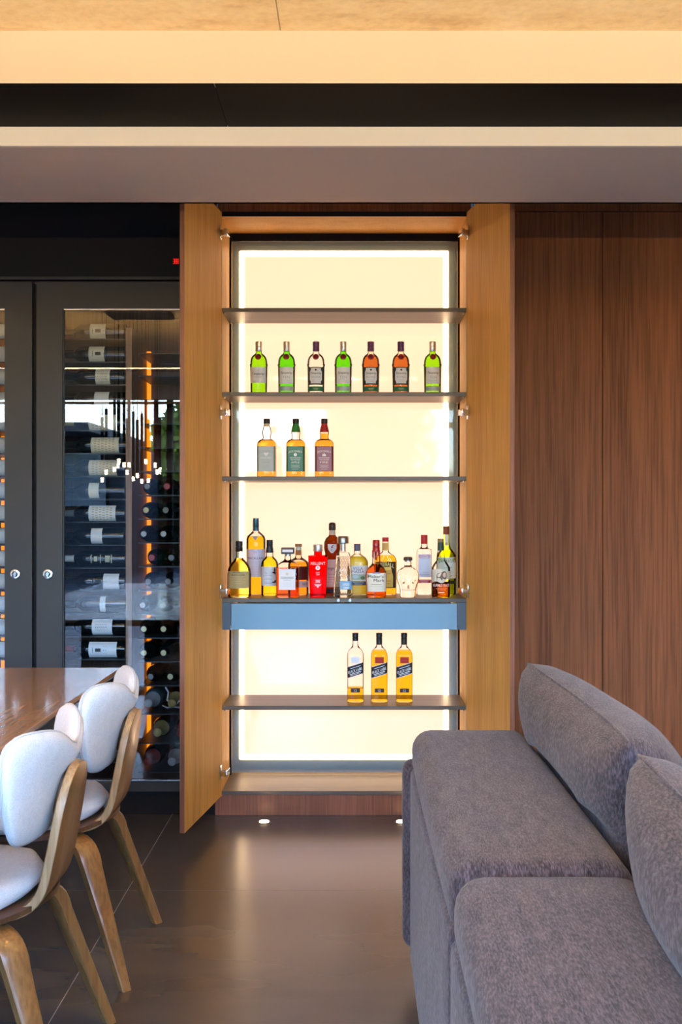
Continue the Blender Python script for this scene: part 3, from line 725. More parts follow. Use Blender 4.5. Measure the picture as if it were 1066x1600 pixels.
# square decanter with plain label
s = sp('liqueur_bottle', 'square faceted amaretto bottle with large flat square cap', 450, 4.75, [(0, 15.5), (1.2, 17.6), (46, 17.8), (50, 17), (54, 12.5), (57.5, 7), (60, 5), (68, 4.8)], n=8)
s.glass(GLASS['clear']).fill(LIQ['dark'], 46)
s.cap([(64, 4.9), (68, 4.9)], SILV, 'collar'); s.cap([(67.6, 10), (68, 10.2), (77, 10.2), (77.5, 9.8)], flat((.07, .08, .085), .35), n=12, dr=.9)
cf = MB(); k = s.k; cf.box(-8.2 * k, 8.2 * k, -10.3 * .9 * k - .0008, -10.2 * .9 * k + .001, 70.5 * k, 74.5 * k); obj('cap_plate', cf, flat((.75, .76, .74)), s.c)
l = s.patch(-13, 12.5, 12.5, 44.5, flat((.72, .78, .78)), nx=8); s.text('DISARONNO', 0, 31, 20, 3.4, flat((.05, .12, .14)), l); s.text('ORIGINALE', 0, 27.5, 12, 1.8, flat((.3, .38, .4)), l); s.disc(0, 37.5, 2.2, flat((.6, .55, .45)), .0012, 'emblem', parent=l); s.lines(0, [23, 20.5, 18], 14, flat((.5, .56, .57)), l)
for sx in (-1, 1):   # embossed facets down the sides
    fb = MB()
    for q in range(16): zz = (8 + q * 2.5) * k; xx = sx * 15.3 * k; fb.lathe([(zz, .0004), (zz + 1.2 * k, .0028), (zz + 2.4 * k, .0004)], 6, (xx, -17.3 * k))
    tag(obj('facet', fb, LIQ['dark'], s.root), kind='stuff')
# corked decanter with dark label
s = sp('cognac_bottle', 'round cork-stoppered spirit bottle with dark label behind the faceted amaretto', 466.5, 4.885, [(0, 14), (1.2, 16.2), (46, 16.5), (51, 15.5), (55, 11), (58, 6), (62, 4.6), (74, 4.4)])
s.glass(GLASS['warm']).fill(LIQ['orange'], 52)
s.cap([(62, 4.7), (63, 5), (70, 4.7)], flat((.45, .22, .08), .5), 'neck_foil'); s.cap([(70, 3.8), (75, 3.8)], flat((.62, .66, .68)), 'collar'); s.cap([(75, 5.3), (75.4, 5.5), (79, 5.5), (79.5, 5.2)], flat((.33, .19, .08), .7), 'cork')
l = s.patch(-15, 15.5, 24, 45, flat((.10, .012, .010)), nx=16); l2 = s.patch(-15, 15.5, 12.5, 22.5, flat((.62, .58, .60)), nx=16); s.text('No 8', 10.5, 17.8, 7, 4.2, INK, l2)
# red gin
RP = [(0, 11.5), (1.2, 12.6), (8, 13), (64, 15.3), (65, 15.2), (66, 6.6), (66.5, 6.3), (73, 6.3)]
s = sp('gin_bottle', 'flat shouldered red gin bottle with silver screw cap', 497, 4.752, RP, n=5, dr=.62)
s.glass(GLASS['red']).fill(LIQ['red'], 63)
s.cap([(71.5, 7.4), (72, 7.6), (75.5, 7.6), (75.8, 7.2), (76.6, 7.2), (77, 7.6), (81.5, 7.6), (82.2, 7)], SILV)
pr_ = s.root
s.text('XELLENT', 0, 53, 23, 4.2, WHT, pr_, .0010); e = s.disc(0, 46, 3.6, WHT, .0008, 'emblem'); s.text('+', 0, 46, 3.6, 3.6, flat((.6, .02, .02)), e, .0022)
s.text('SWISS', 0, 38.5, 6, 2.2, WHT, pr_); s.text('GIN', 0, 35.5, 5, 2.2, WHT, pr_); s.lines(0, [27, 25.2, 23.4], 8, WHT, pr_, .7); s.lines(0, [20, 18.5], 11, WHT, pr_, 1.0); s.disc(0, 16.5, 1.4, WHT, .0006, 'emblem')
# monk-like hazelnut bottle
s = sp('liqueur_bottle', 'tall brown hazelnut liqueur bottle with white shield label', 519.3, 4.905, [(0, 11.5), (1, 13), (58, 13), (60, 11.5), (64, 11.3), (72, 13), (82, 12.6), (88, 10), (91, 6), (94, 5), (104, 4.4)])
s.glass(GLASS['brown']).fill(LIQ['brown'], 84)
s.cap([(100.5, 5.4), (101, 5.7), (110, 5.6), (112, 4.2), (112.6, 2)], flat((.05, .03, .02), .3)); s.cap([(93, 5.3), (100.4, 4.9)], flat((.45, .36, .28)), 'neck_label')
l = s.patch(-6.8, 6.8, 65, 79, flat((.66, .62, .60)), nx=8, nz=8, shape=lambda u, v, x, z, k: (x * (1 if v > .45 else .25 + 1.66 * v), z)); s.text('f', 0, 73.5, 4, 8, flat((.20, .04, .10)), l, shear=.15)
l2 = s.patch(-12, 12, 12, 55, flat((.66, .47, .43)), nx=14); s.text('Frangelico', 0, 41, 22, 6, INK, l2, shear=.2); s.lines(0, [34, 32, 27, 24, 20], 15, flat((.35, .2, .2)), l2)
s.patch(-12, 12, 2.5, 10, flat((.03, .025, .05)), name='label_band', nx=14)
# trapezoid tequila with diamond cut
TP = [(0, 14), (1.2, 15.3), (20, 14.6), (66, 11.2), (69.5, 9.5), (71, 4.6), (73, 4.2), (83, 4.2)]
s = sp('tequila_bottle', 'tapered diamond-cut clear tequila bottle with blue label and round silver stopper', 536.3, 4.755, TP, n=4, dr=.85)
s.glass(GLASS['clear']).fill(LIQ['clear'], 65)
s.cap([(71.5, 4.5), (84, 4.4)], SILV, 'collar'); s.cap([(83.5, 8.6), (84, 9.2), (92, 9.4), (94.5, 8.4), (95, 7.5)], principled('gunmetal_stopper', (.28, .27, .27), .25, .9))
k = s.k; dg = MB()
for sgn in (-1, 1):
    for q in range(-9, 24):
        pts = []
        for i in range(15):
            z = 4 + i * 4.3; x = (q - 7) * 2.6 + sgn * i * 1.45
            if abs(x) < s.w(z * k) / k * .93 and not (-5.2 < x < 14.5 and 12 < z < 26.5): pts.append((x * k, s.surf(x * k, z * k) - .0002, z * k))
            else:
                if len(pts) > 1: dg.tube(pts, .0008, 4)
                pts = []
        if len(pts) > 1: dg.tube(pts, .0008, 4)
tag(obj('diamond_cut', dg, principled('cut_glass_line', (.16, .15, .10), .2), s.root), kind='stuff')
l = s.patch(-5, 14.2, 12.5, 26, flat((.16, .33, .52)), .0012, nx=10); s.text('1800', 4.8, 20.2, 10, 4.6, WHT, l, .002); s.lines(4.8, [15.8, 14.4], 10, WHT, l, .7, .002)
# lemon liqueur
s = sp('liqueur_bottle', 'rounded yellow lemon liqueur bottle with white and navy label', 558.5, 4.885, [(0, 14.5), (1.2, 16.6), (50, 16.8), (54, 16), (58.5, 13), (62, 8), (64, 5.4), (70, 4.8), (78, 4.7)], n=2.6, dr=.7)
s.glass(GLASS['clear']).fill(M['lemon'], 60)
s.cap([(68.5, 5), (69, 5.2), (79, 5.2), (79.6, 4.8)], flat((.12, .14, .22), .3))
l = s.patch(-15.5, 15.5, 22, 46, flat((.70, .76, .78)), nx=14); s.text('VILLA', 1, 41.5, 15, 4.6, flat((.08, .18, .32)), l); s.text('MASSA', 1, 36.8, 19, 4.2, flat((.08, .18, .32)), l); s.patch(-12, 13, 24, 32.5, flat((.35, .50, .42)), .001, name='picture', parent=l); s.disc(-3, 29, 5, flat((.5, .64, .72)), .0014, 'picture', parent=l, rz=2.6); s.disc(8, 27, 3.6, flat((.15, .30, .14)), .0014, 'picture', parent=l, rz=2.6)
l2 = s.patch(-15.5, 15.5, 15.5, 21.5, flat((.06, .11, .19)), nx=14); s.lines(2, [19.5, 17.5], 16, WHT, l2, .5)
# bourbon with red wax
s = sp('bourbon_bottle', 'squat bourbon bottle with dripping red wax cap and cream label', 588, 4.752, [(0, 14), (1.2, 15.2), (10, 15.8), (34, 16.6), (40, 15.8), (46, 12.5), (51, 7.5), (53.5, 6.2), (66, 5.6), (84, 5)], n=3)
s.glass(GLASS['clear']).fill(LIQ['dark'], 52)
wax = principled('red_wax', (.40, .012, .02), .25, spec=.6)
s.cap([(71, 6.1), (78, 5.9), (78.5, 5.5), (79.5, 5.5), (80, 5.9), (88.5, 5.5), (89.3, 4.9)], wax, 'wax_cap')
for a, z0 in ((.1, 57), (-1.25, 62), (1.1, 53), (-2.2, 60), (2.4, 64), (3.4, 58)):
    w_ = MB(); k = s.k
    w_.tube([(math.sin(a) * (s.w(z * k) + .0004), -math.cos(a) * (s.w(z * k) + .0004), z * k) for z in (73, (73 + z0) / 2, z0 + 1, z0)], [.0042, .0032, .003, .001], 8); obj('wax_drip', w_, wax, s.c, sm=60)
l = s.patch(-14.8, 15.2, 9.5, 38.5, flat((.70, .66, .54)), nx=14); s.text("Maker's", -1, 33, 24, 4.6, INK, l); s.text('Mark', 4, 27, 17, 4.6, INK, l); s.lines(0, [20.5], 16, flat((.25, .22, .16)), l, .9); s.lines(0, [17.5, 15.5, 12], 20, flat((.4, .36, .27)), l)
s.patch(-6, 6, 37.5, 39.5, flat((.18, .16, .34)), .0012, name='label_edge', parent=l)
# cinnamon whisky flask
s = sp('whisky_flask', 'flask of orange cinnamon whisky with red cap and black printed label', 602.5, 4.885, [(0, 14.5), (1.2, 17), (52, 17.4), (57, 16.4), (61.5, 13.5), (65, 8), (67, 5.8), (70, 5), (83, 4.8)], n=3, dr=.5)
s.glass(GLASS['clear']).fill(LIQ['gold'], 62)
s.cap([(83, 4.9), (83.5, 5.2), (89, 5.2), (89.7, 4.8)], flat((.45, .02, .03), .35)); s.cap([(69.5, 5.6), (76, 5.3), (81, 5.3)], flat((.60, .42, .14)), 'neck_label')
l = s.patch(-15.5, 15.8, 11, 52, flat((.045, .02, .008)), .0006, nx=14); s.patch(-12.5, 11.5, 12.5, 44, flat((.80, .50, .10)), .0011, name='label_plate', parent=l, nx=10, nz=8, shape=lambda u, v, x, z, k: (x * (1 - .35 * max(0, v - .55) * 2), z))
s.text('FIREBALL', 0, 48.5, 27, 6, flat((.85, .62, .2)), l, .0016, arch=4); s.text('CINNAMON', 2, 37.5, 14, 2.4, flat((.35, .03, .02)), l, .0018); s.text('WHISKY', 3, 34, 12, 3, flat((.35, .03, .02)), l, .0018); s.lines(3, [22, 18], 10, flat((.35, .1, .02)), l, .7, .0018)
# skull decanter
root = thing('skull_bottle', (fx(637.6, 4.757), 4.757, ZB + .0003), 'clear glass skull-shaped vodka bottle with dark stopper', 'bottle', mixed, local=True)
k = 4.757 / F
def skull_pt(a, t, sc_=1.0):
    """a around, t 0..1 from base to neck: cranium, brow, sockets, cheekbones, jaw"""
    prof_ = [(0, 11, 13), (2, 12.4, 15), (8, 13.0, 16), (14, 13.2, 16), (19, 15.2, 17), (24, 17.0, 19), (30, 18.0, 21), (36, 17.6, 21), (41, 15.2, 18.5), (45, 10.6, 13.5), (47.5, 6.3, 7), (50, 5.6, 5.8), (56, 5.6, 5.8)]
    z = t * 56
    for (z0, w0, d0), (z1, w1, d1) in zip(prof_, prof_[1:]):
        if z0 <= z <= z1:
            f = (z - z0) / (z1 - z0); w = w0 + (w1 - w0) * f; d = d0 + (d1 - d0) * f; break
    x = math.cos(a) * w; y = math.sin(a) * d
    fr = max(0, -math.sin(a))
    g = lambda cx, cz, rx, rz, dep: dep * math.exp(-(((x - cx) / rx) ** 2 + ((z - cz) / rz) ** 2)) * (1 if fr > 0 else 0)
    y += g(-6.6, 26.5, 4, 3.6, 6.5) + g(6.6, 26.5, 4, 3.6, 6.5) + g(0, 20.5, 2.2, 3, 4.5)
    y -= g(-6.5, 31.2, 5, 1.8, 1.6) + g(6.5, 31.2, 5, 1.8, 1.6) + g(-8.8, 20.5, 3, 2, 2.2) + g(8.8, 20.5, 3, 2, 2.2) + g(0, 12, 7, 3.6, 2.0)
    if 9 < z < 17 and fr > .3: y += .9 * (abs(math.sin(x * 1.05)) < .35) + .9 * (abs(z - 12.6) < .7)
    y -= 2 * (1 if z > 22 else z / 22) * 0
    return (x * k * sc_, (y + (1.2 if z < 46 else 0)) * k * sc_, z * k)
b = MB(); b.loft([[skull_pt(2 * math.pi * j / 72, i / 84) for j in range(72)] for i in range(85)])
skg = liquid('skull_glass', (.985, .98, .95), 1.33); obj('glass_body', b, skg, root, sm=80)
b = MB(); b.lathe([(55 * k, 5.0 * k), (57 * k, 5.0 * k)], 20); obj('collar', b, SILV, root, sm=40)
b = MB(); b.lathe([(57 * k, 6.4 * k), (57.5 * k, 7 * k), (61 * k, 7 * k), (62.5 * k, 6 * k), (62.8 * k, 4 * k)], 24); obj('stopper', b, flat((.07, .05, .04), .4), root, sm=40)
# clear gin with red cap
s = sp('gin_bottle', 'clear square gin bottle with red cap and pale blue label', 663, 4.885, [(0, 10), (1.2, 11.4), (66, 11.6), (71, 11), (73.5, 6.5), (76, 5), (80, 4.7), (92, 4.7)], n=6)
s.glass(GLASS['clear']).fill(LIQ['clear'], 70)
s.cap([(79.5, 5.0), (80, 5.3), (93, 5.3), (93.6, 4.8)], flat((.52, .035, .035), .35))
l = s.patch(-9.8, 9.8, 28, 64, flat((.52, .58, .72)), nx=8); s.text('BEEFEATER', 0, 60.5, 18.5, 4.4, REDINK, l); s.lines(0, [57, 35, 32.5, 30], 15, flat((.3, .34, .5)), l, .6)
l2 = s.patch(-9.8, 9.8, 19, 24.5, flat((.50, .05, .06)), nx=8); s.lines(0, [22.8, 20.8], 15, WHT, l2, .6)
# bourbon with bison label
s = sp('bourbon_bottle', 'bourbon bottle with bison drawing, green neck band and dark lower half', 689, 4.755, [(0, 13), (1.2, 14.4), (40, 14.9), (46, 14.4), (52, 11), (57, 7.2), (61, 6), (64, 6.3), (68, 6), (72, 5), (88, 4.8)])
s.glass(GLASS['clear']).fill(LIQ['dark'], 24.5)
s.cap([(72.5, 5.2), (76, 5.3), (85.5, 5.0)], flat((.035, .07, .05), .4), 'neck_band'); s.cap([(85.6, 5), (86, 5.1), (90.5, 5), (91, 4.6)], flat((.25, .20, .10), .5))
l = s.patch(-13.8, 13.8, 24.5, 43, flat((.62, .60, .50)), nx=18, nz=5, shape=lambda u, v, x, z, k: (x, z + (1 - v) * k * (2.2 * math.sin(u * 9) + 4 * (u - .5)) + v * k * 2 * math.sin(u * 5)))
k = s.k; bi = MB(); q = [(-7.5, 26.5), (-6.8, 26.5), (-6.4, 31), (-2, 30), (0, 27), (1, 27), (1.6, 30), (4, 28.5), (6.5, 28.5), (8, 32), (8.4, 36), (6.5, 40), (4, 41.5), (1.5, 40), (-3, 38.5), (-6, 37.5), (-8, 34)]
bi.add([(a * k, s.surf(a * k, b_ * k) - .0016, b_ * k) for a, b_ in q], [tuple(range(len(q)))]); obj('emblem', bi, flat((.17, .14, .11)), l)
s.disc(4.6, 35, 2.6, flat((.55, .48, .42)), .0022, 'emblem', parent=l, rz=4)
s.text('BUFFALO TRACE', 0, 19, 25, 4.2, flat((.75, .68, .66)), s.root, .001); s.lines(0, [14, 12], 18, flat((.6, .2, .14)), s.root, .6); s.lines(0, [8], 9, WHT, s.root, 1.0)
# Irish whiskey
s = sp('whiskey_bottle', 'tall olive glass whiskey bottle with red-brown capsule behind the bison bourbon', 697.5, 4.895, [(0, 13), (1.2, 15.2), (56, 15.6), (62, 14.8), (67, 12), (72, 7.6), (77, 5.6), (84, 4.8), (104, 4.4)])
s.glass(GLASS['olive']).fill(LIQ['yellow'], 70)
s.cap([(94, 4.9), (96, 5), (106, 4.9), (107, 4.4)], flat((.22, .045, .02), .35), 'capsule')
l0 = s.patch(-2.8, 2.8, 80, 94, flat((.66, .66, .62)), name='neck_label', nx=4); s.disc(0, 79, 3, flat((.5, .45, .4)), .0014, 'emblem', parent=l0)
l = s.patch(-14.6, 14.6, 26, 59, flat((.62, .68, .62)), nx=16); s.text('JAMESON', 0, 52.5, 26, 5, flat((.02, .09, .06)), l, arch=1.0); s.lines(2, [43, 36, 30], 12, flat((.2, .4, .3)), l, .9)
s.patch(-14.6, 14.6, 17.5, 22.5, flat((.02, .03, .015)), name='label_band', nx=16)

# ------------------------------------------------------------------ floor uplights
for i, px in enumerate((413, 627)):
    x, y = fx(px, 4.589), 4.589
    t = thing('floor_uplight', (x, y, 0), ['small round uplight in the floor near the door beside the wine cabinet', 'small round uplight set in the floor beside the sofa arm'][i], 'floor light', 'uplights set in the floor', local=True)
    obj('bezel', MB().lathe([(.0002, .030), (.002, .028), (.002, .022), (.0015, .021)], 24), M['chrome'], t, sm=40)
    obj('lens', MB().lathe([(.0016, .0205), (.004, .019), (.006, .012)], 20), M['uplight'], t, sm=60)
    ld = bpy.data.lights.new('uplight_beam', 'SPOT'); ld.energy = 5; ld.color = (1, .66, .36); ld.spot_size = R(70); ld.spot_blend = .8; ld.shadow_soft_size = .015
    lo = link('uplight_beam', ld, t); lo.location = (0, 0, .012); lo.rotation_euler = (R(180 - 14), 0, 0)

# ------------------------------------------------------------------ dining table
TX0, TX1, TY0, TY1, TZ = -1.95, fx(188, 3.84), .93, 3.84, H - .547
tb = thing('dining_table', ((TX0 + TX1) / 2, (TY0 + TY1) / 2, 0), 'long oak dining table beside the white chairs', 'table')
nb = 8
bw = (TX1 - TX0) / nb
b = MB()
b.loft([[(x, y, z) for x, y in ((TX0 + i_, TY0 + i_), (TX1 - i_, TY0 + i_), (TX1 - i_, TY1 - i_), (TX0 + i_, TY1 - i_))] for z, i_ in ((TZ - .034, .022), (TZ - .014, .0), (TZ - .001, 0), (TZ, .001))])
obj('table_top', b, M['table'], tb)
for y in (1.45, 3.3):
    b = MB(); xm = (TX0 + TX1) / 2
    b.loft([[(xm - w, y - d, z), (xm + w, y - d, z), (xm + w, y + d, z), (xm - w, y + d, z)] for z, w, d in ((.0, .30, .10), (.02, .30, .10), (.03, .12, .05), (TZ - .06, .12, .05), (TZ - .05, .32, .12), (TZ - .035, .32, .12))])
    obj('pedestal', b, M['black_steel'], tb)

# ------------------------------------------------------------------ chairs
def sweep(path, widths, thick, N=None):
    """rectangular strip swept in the XZ plane; path (x,z), half widths along Y; returns MB with edge faces as material 1"""
    b = MB(); n = len(path); V = []
    for i, (x, z) in enumerate(path):
        xa, za = path[max(i - 1, 0)]; xb, zb_ = path[min(i + 1, n - 1)]
        t = Vector((xb - xa, zb_ - za)).normalized(); nx, nz = -t.y, t.x
        th = thick / 2; w = widths[i]
        V += [(x + nx * th, -w, z + nz * th), (x + nx * th, w, z + nz * th), (x - nx * th, w, z - nz * th), (x - nx * th, -w, z - nz * th)]
    f0, f1 = [], []
    for i in range(n - 1):
        a, c = i * 4, (i + 1) * 4
        f0 += [(a, a + 1, c + 1, c), (a + 2, a + 3, c + 3, c + 2)]
        f1 += [(a + 1, a + 2, c + 2, c + 1), (a + 3, a, c, c + 3)]
    f1 += [(0, 3, 2, 1), ((n - 1) * 4, (n - 1) * 4 + 1, (n - 1) * 4 + 2, (n - 1) * 4 + 3)]
    b.v = V; b.f = f0 + f1; b.m = [0] * len(f0) + [1] * len(f1); return b

def bez(p, n):
    out = []
    for i in range(n + 1):
        t = i / n; a, b, c, d = p
        out.append(tuple((1 - t) ** 3 * a[j] + 3 * (1 - t) ** 2 * t * b[j] + 3 * (1 - t) * t * t * c[j] + t ** 3 * d[j] for j in range(len(a))))
    return out

def grid_shell(P, nu, nv, thick, name, mat_, parent, piping=None):
    """closed padded shell: P(u,v)->(point, normal, local half thickness)"""
    b = MB(); F_, B_ = [], []
    for j in range(nv + 1):
        for i in range(nu + 1):
            p, n, t = P(-1 + 2 * i / nu, -1 + 2 * j / nv); F_.append(p + n * t); B_.append(p - n * t)
    N1 = (nu + 1) * (nv + 1); b.v = [tuple(p) for p in F_ + B_]
    q = lambda i, j, o=0: o + j * (nu + 1) + i
    for j in range(nv):
        for i in range(nu):
            b.f.append((q(i, j), q(i + 1, j), q(i + 1, j + 1), q(i, j + 1))); b.f.append((q(i, j + 1, N1), q(i + 1, j + 1, N1), q(i + 1, j, N1), q(i, j, N1)))
    for i in range(nu):
        for j in (0, nv): b.f.append((q(i, j), q(i + 1, j), q(i + 1, j, N1), q(i, j, N1)))
    for j in range(nv):
        for i in (0, nu): b.f.append((q(i, j), q(i, j + 1), q(i, j + 1, N1), q(i, j, N1)))
    b.m = [0] * len(b.f)
    return obj(name, b, mat_, parent, sm=80)

def squircle(u, v):   # unit square to rounded square
    return u * math.sqrt(max(0, 1 - v * v * .5)), v * math.sqrt(max(0, 1 - u * u * .5))

def make_chair():
    """origin on the floor under the seat; the chair faces -X"""
    t = thing('dining_chair', (0, 0, 0), 'white upholstered dining chair', 'chair', 'white upholstered chairs at the oak table', local=True)
    # backrest shell, wrapped round the sitter, dipped at the centre of its upper edge
    def PB(u, v):
        su = math.sin(u * math.pi / 2); hh = max(0, 1 - abs(su) ** 13) ** .4; sv = v * hh
        y = .228 * su * (1 + .07 * sv)
        dip = .052 * math.exp(-(su / .30) ** 2)
        z = .707 + .115 * sv - dip * max(0, sv) - .036 * max(0, -sv) * (1 - su * su) + .010 * su * su * max(0, sv)
        x = .208 - .058 * su * su * (1 + .2 * sv) + .042 * sv * (1 - .75 * su * su)
        n = Vector((-1, -.5 * su, .36)).normalized()
        th = .020 * math.sqrt(max(0, 1 - abs(v) ** 5)) * math.sqrt(max(0, 1 - abs(u) ** 6)) + .002
        return Vector((x, y, z)), n, th
    back = grid_shell(PB, 36, 24, 0, 'backrest', M['boucle'], t)
    pipe = []
    for q in range(97):
        a = q / 96 * 8; s_ = int(a) % 8; f_ = a - int(a)
        uv = [(-1 + f_, -1), (f_, -1), (1, -1 + f_), (1, f_), (1 - f_, 1), (-f_, 1), (-1, 1 - f_), (-1, -f_)][s_]
        pipe.append(PB(*uv)[0])
    obj('piping', MB().tube(pipe, .0035, 6), M['piping'], back, sm=60)
    # seat cushion on a plywood pan
    def PS(u, v):
        su, sv = squircle(u, v); su *= 1.15; sv *= 1.15
        e = max(abs(u), abs(v)); th = .030 * math.sqrt(max(0, 1 - e ** 4)) + .006
        return Vector((-.045 + .188 * su, .218 * sv * (1 - .16 * su), .443 + .010 * (su * su))), Vector((0, 0, 1)), th
    grid_shell(PS, 24, 24, 0, 'seat', M['boucle'], t)
    def PP(u, v):
        su, sv = squircle(u, v); su *= 1.12; sv *= 1.12
        return Vector((-.02 + .20 * su, .215 * sv, .409 + .012 * su * su)), Vector((0, 0, 1)), .006
    grid_shell(PP, 16, 16, 0, 'seat_pan', M['spacer'], t)
    # bent plywood support: under the seat, round the corner and up behind the back
    path = [(-.14, .394)] + bez(((.0, .394), (.16, .394), (.195, .41), (.212, .50)), 12) + [(.222, .55), (.231, .60), (.240, .65), (.247, .685), (.251, .705), (.2535, .718), (.255, .7245), (.2555, .727)]
    W = [.10] + [.112 - .004 * (i / 12) for i in range(13)] + [.105, .103, .096, .082, .066, .048, .030, .012]
    obj('back_support', sweep(path, W, .022), [M['chair_wood'], M['chair_edge']], t, sm=40, bevel=.003, seg=2)
    sp_ = MB(); sp_.lathe([(.190, .030), (.195, .046), (.232, .046), (.236, .04)], 24, (.665, 0), 'x')
    # ellipse, taller than wide
    sp_.v = [(x + .08 * (z - .665) if False else x, (y) * 1.0, .665 + (z - .665) * 1.35) for x, y, z in [(p[0], p[2], p[1]) for p in sp_.v]]
    obj('back_spacer', sp_, M['spacer'], t, sm=40)
    # four bent legs
    for sx in (1, -1):
        for sy in (1, -1):
            foot = (.275 if sx > 0 else -.25, sy * .245, 0)
            pts = [Vector(p) for p in bez(((.04 * sx, sy * .10, .388), (.13 * sx, sy * .165, .388), (.150 * sx, sy * .18, .385), (.168 * sx, sy * .186, .315)), 9)]
            last = pts[-1]
            for q in (1 / 6, 2 / 6, 3 / 6, 4 / 6, 5 / 6, 1): pts.append(last.lerp(Vector(foot), q))
            n = len(pts); rings = []
            out = Vector((sx * .55, sy * .6, 0)).normalized(); side = Vector((-out.y, out.x, 0))
            for i, p in enumerate(pts):
                tg = (pts[min(i + 1, n - 1)] - pts[max(i - 1, 0)]).normalized()
                f_ = i / (n - 1)
                w = .030 if i < 8 else .030 - .0165 * (i - 8) / (n - 9); th = .012 + .006 * min(1, i / 7) - .005 * max(0, f_ - .5) * 2
                nn_ = side.cross(tg).normalized()
                if i == n - 1: nn_ = Vector((nn_.x, nn_.y, 0)).normalized()
                c = .25
                prof_ = [(-1, -1 + c), (-1, 1 - c), (-1 + c, 1), (1 - c, 1), (1, 1 - c), (1, -1 + c), (1 - c, -1), (-1 + c, -1)]
                rings.append([p + side * (w * a) + nn_ * (th * b_) for a, b_ in prof_])
            lg = obj('leg', MB().loft(rings), M['chair_wood'], t, sm=35)
            g = MB(); g.lathe([(0.0, .009), (.003, .009)], 10, foot[:2]); obj('glide', g, M['rubber'], lg)
    return t
def copy_tree(o, parent=None):
    c = o.copy(); COL.objects.link(c); c.parent = parent
    for chd in list(o.children): copy_tree(chd, c)
    return c
CX = -.618 - .275
c1 = make_chair(); c1.location = (CX, 3.215, .0003)
c1['label'] = 'white upholstered dining chair at the end of the table by the wine cabinet'
c2 = copy_tree(c1); c2.location = (CX, 2.535, .0003)
c2['label'] = 'second white upholstered dining chair from the wine cabinet'

# ------------------------------------------------------------------ sofa
SX0, SX1, SZ = .168, .475, H - .591
sofa = thing('sofa', (.7, 2.0, 0), 'long grey melange sofa with low padded back and thin arm', 'sofa')
def cushion(name, x0, x1, y0, y1, z0, z1, r, puff=(0, 0, 0), m=None, parent=None, seg=5, cuts=8):
    bm = bmesh.new(); bmesh.ops.create_cube(bm, size=1)
    for v in bm.verts: v.co = ((x0 + x1) / 2 + v.co.x * (x1 - x0), (y0 + y1) / 2 + v.co.y * (y1 - y0), (z0 + z1) / 2 + v.co.z * (z1 - z0))
    bmesh.ops.bevel(bm, geom=bm.edges[:], offset=r, segments=seg, profile=.5, affect='EDGES')
    for ax, n in ((1, cuts), (0, 4), (2, 3)):
        lo = (x0, y0, z0)[ax]; hi = (x1, y1, z1)[ax]
        for q in range(1, n):
            co = [0, 0, 0]; co[ax] = lo + (hi - lo) * q / n; no = [0, 0, 0]; no[ax] = 1
            bmesh.ops.bisect_plane(bm, geom=bm.verts[:] + bm.edges[:] + bm.faces[:], plane_co=co, plane_no=no)
    c = Vector(((x0 + x1) / 2, (y0 + y1) / 2, (z0 + z1) / 2)); h = Vector(((x1 - x0) / 2, (y1 - y0) / 2, (z1 - z0) / 2))
    for v in bm.verts:
        u = [(v.co[i] - c[i]) / h[i] for i in range(3)]
        w = [max(0, 1 - q * q) for q in u]
        v.co.x += math.copysign(puff[0], u[0]) * w[1] * w[2] * abs(u[0]); v.co.y += math.copysign(puff[1], u[1]) * w[0] * w[2] * abs(u[1]); v.co.z += math.copysign(puff[2], u[2]) * w[0] * w[1] * abs(u[2])
    bmesh.ops.recalc_face_normals(bm, faces=bm.faces)
    me = bpy.data.meshes.new(name); bm.to_mesh(me); bm.free(); me.materials.append(m or M['sofa']); smooth(me, 60)
    return link(name, me, parent)
yS = 1.805
for y0, y1 in ((yS + .003, 3.0), (.55, yS - .003)):
    cushion('back_top', SX0, SX1 + .01, y0, y1, SZ - .135, SZ, .05, (.004, .0, .006), parent=sofa)
    cushion('back_frame', SX0 - .004, SX1 - .02, y0 + .004, y1 - .004, .07, SZ - .105, .022, (.006, 0, 0), parent=sofa)
    cushion('seat_cushion', SX1 - .01, 1.32, y0 + .003, y1 - .003, .25, .43, .05, (0, 0, .012), parent=sofa)
    box('seat_base', SX1 - .015, 1.28, y0 + .01, y1 - .01, .08, .26, M['sofa'], sofa, bevel=.012)
# thin padded arm at the far end
arm = cushion('arm', SX0 - .022, 1.36, 3.02, 3.105, .085, .612, .034, (0, .01, 0), parent=sofa)
for px, py in ((.26, 2.9), (1.2, 2.9), (.26, .7), (1.2, .7), (.26, 1.8), (1.2, 1.8)):
    obj('foot', MB().lathe([(.0, .02), (.075, .026)], 14, (px, py)), M['black_steel'], sofa, sm=50)

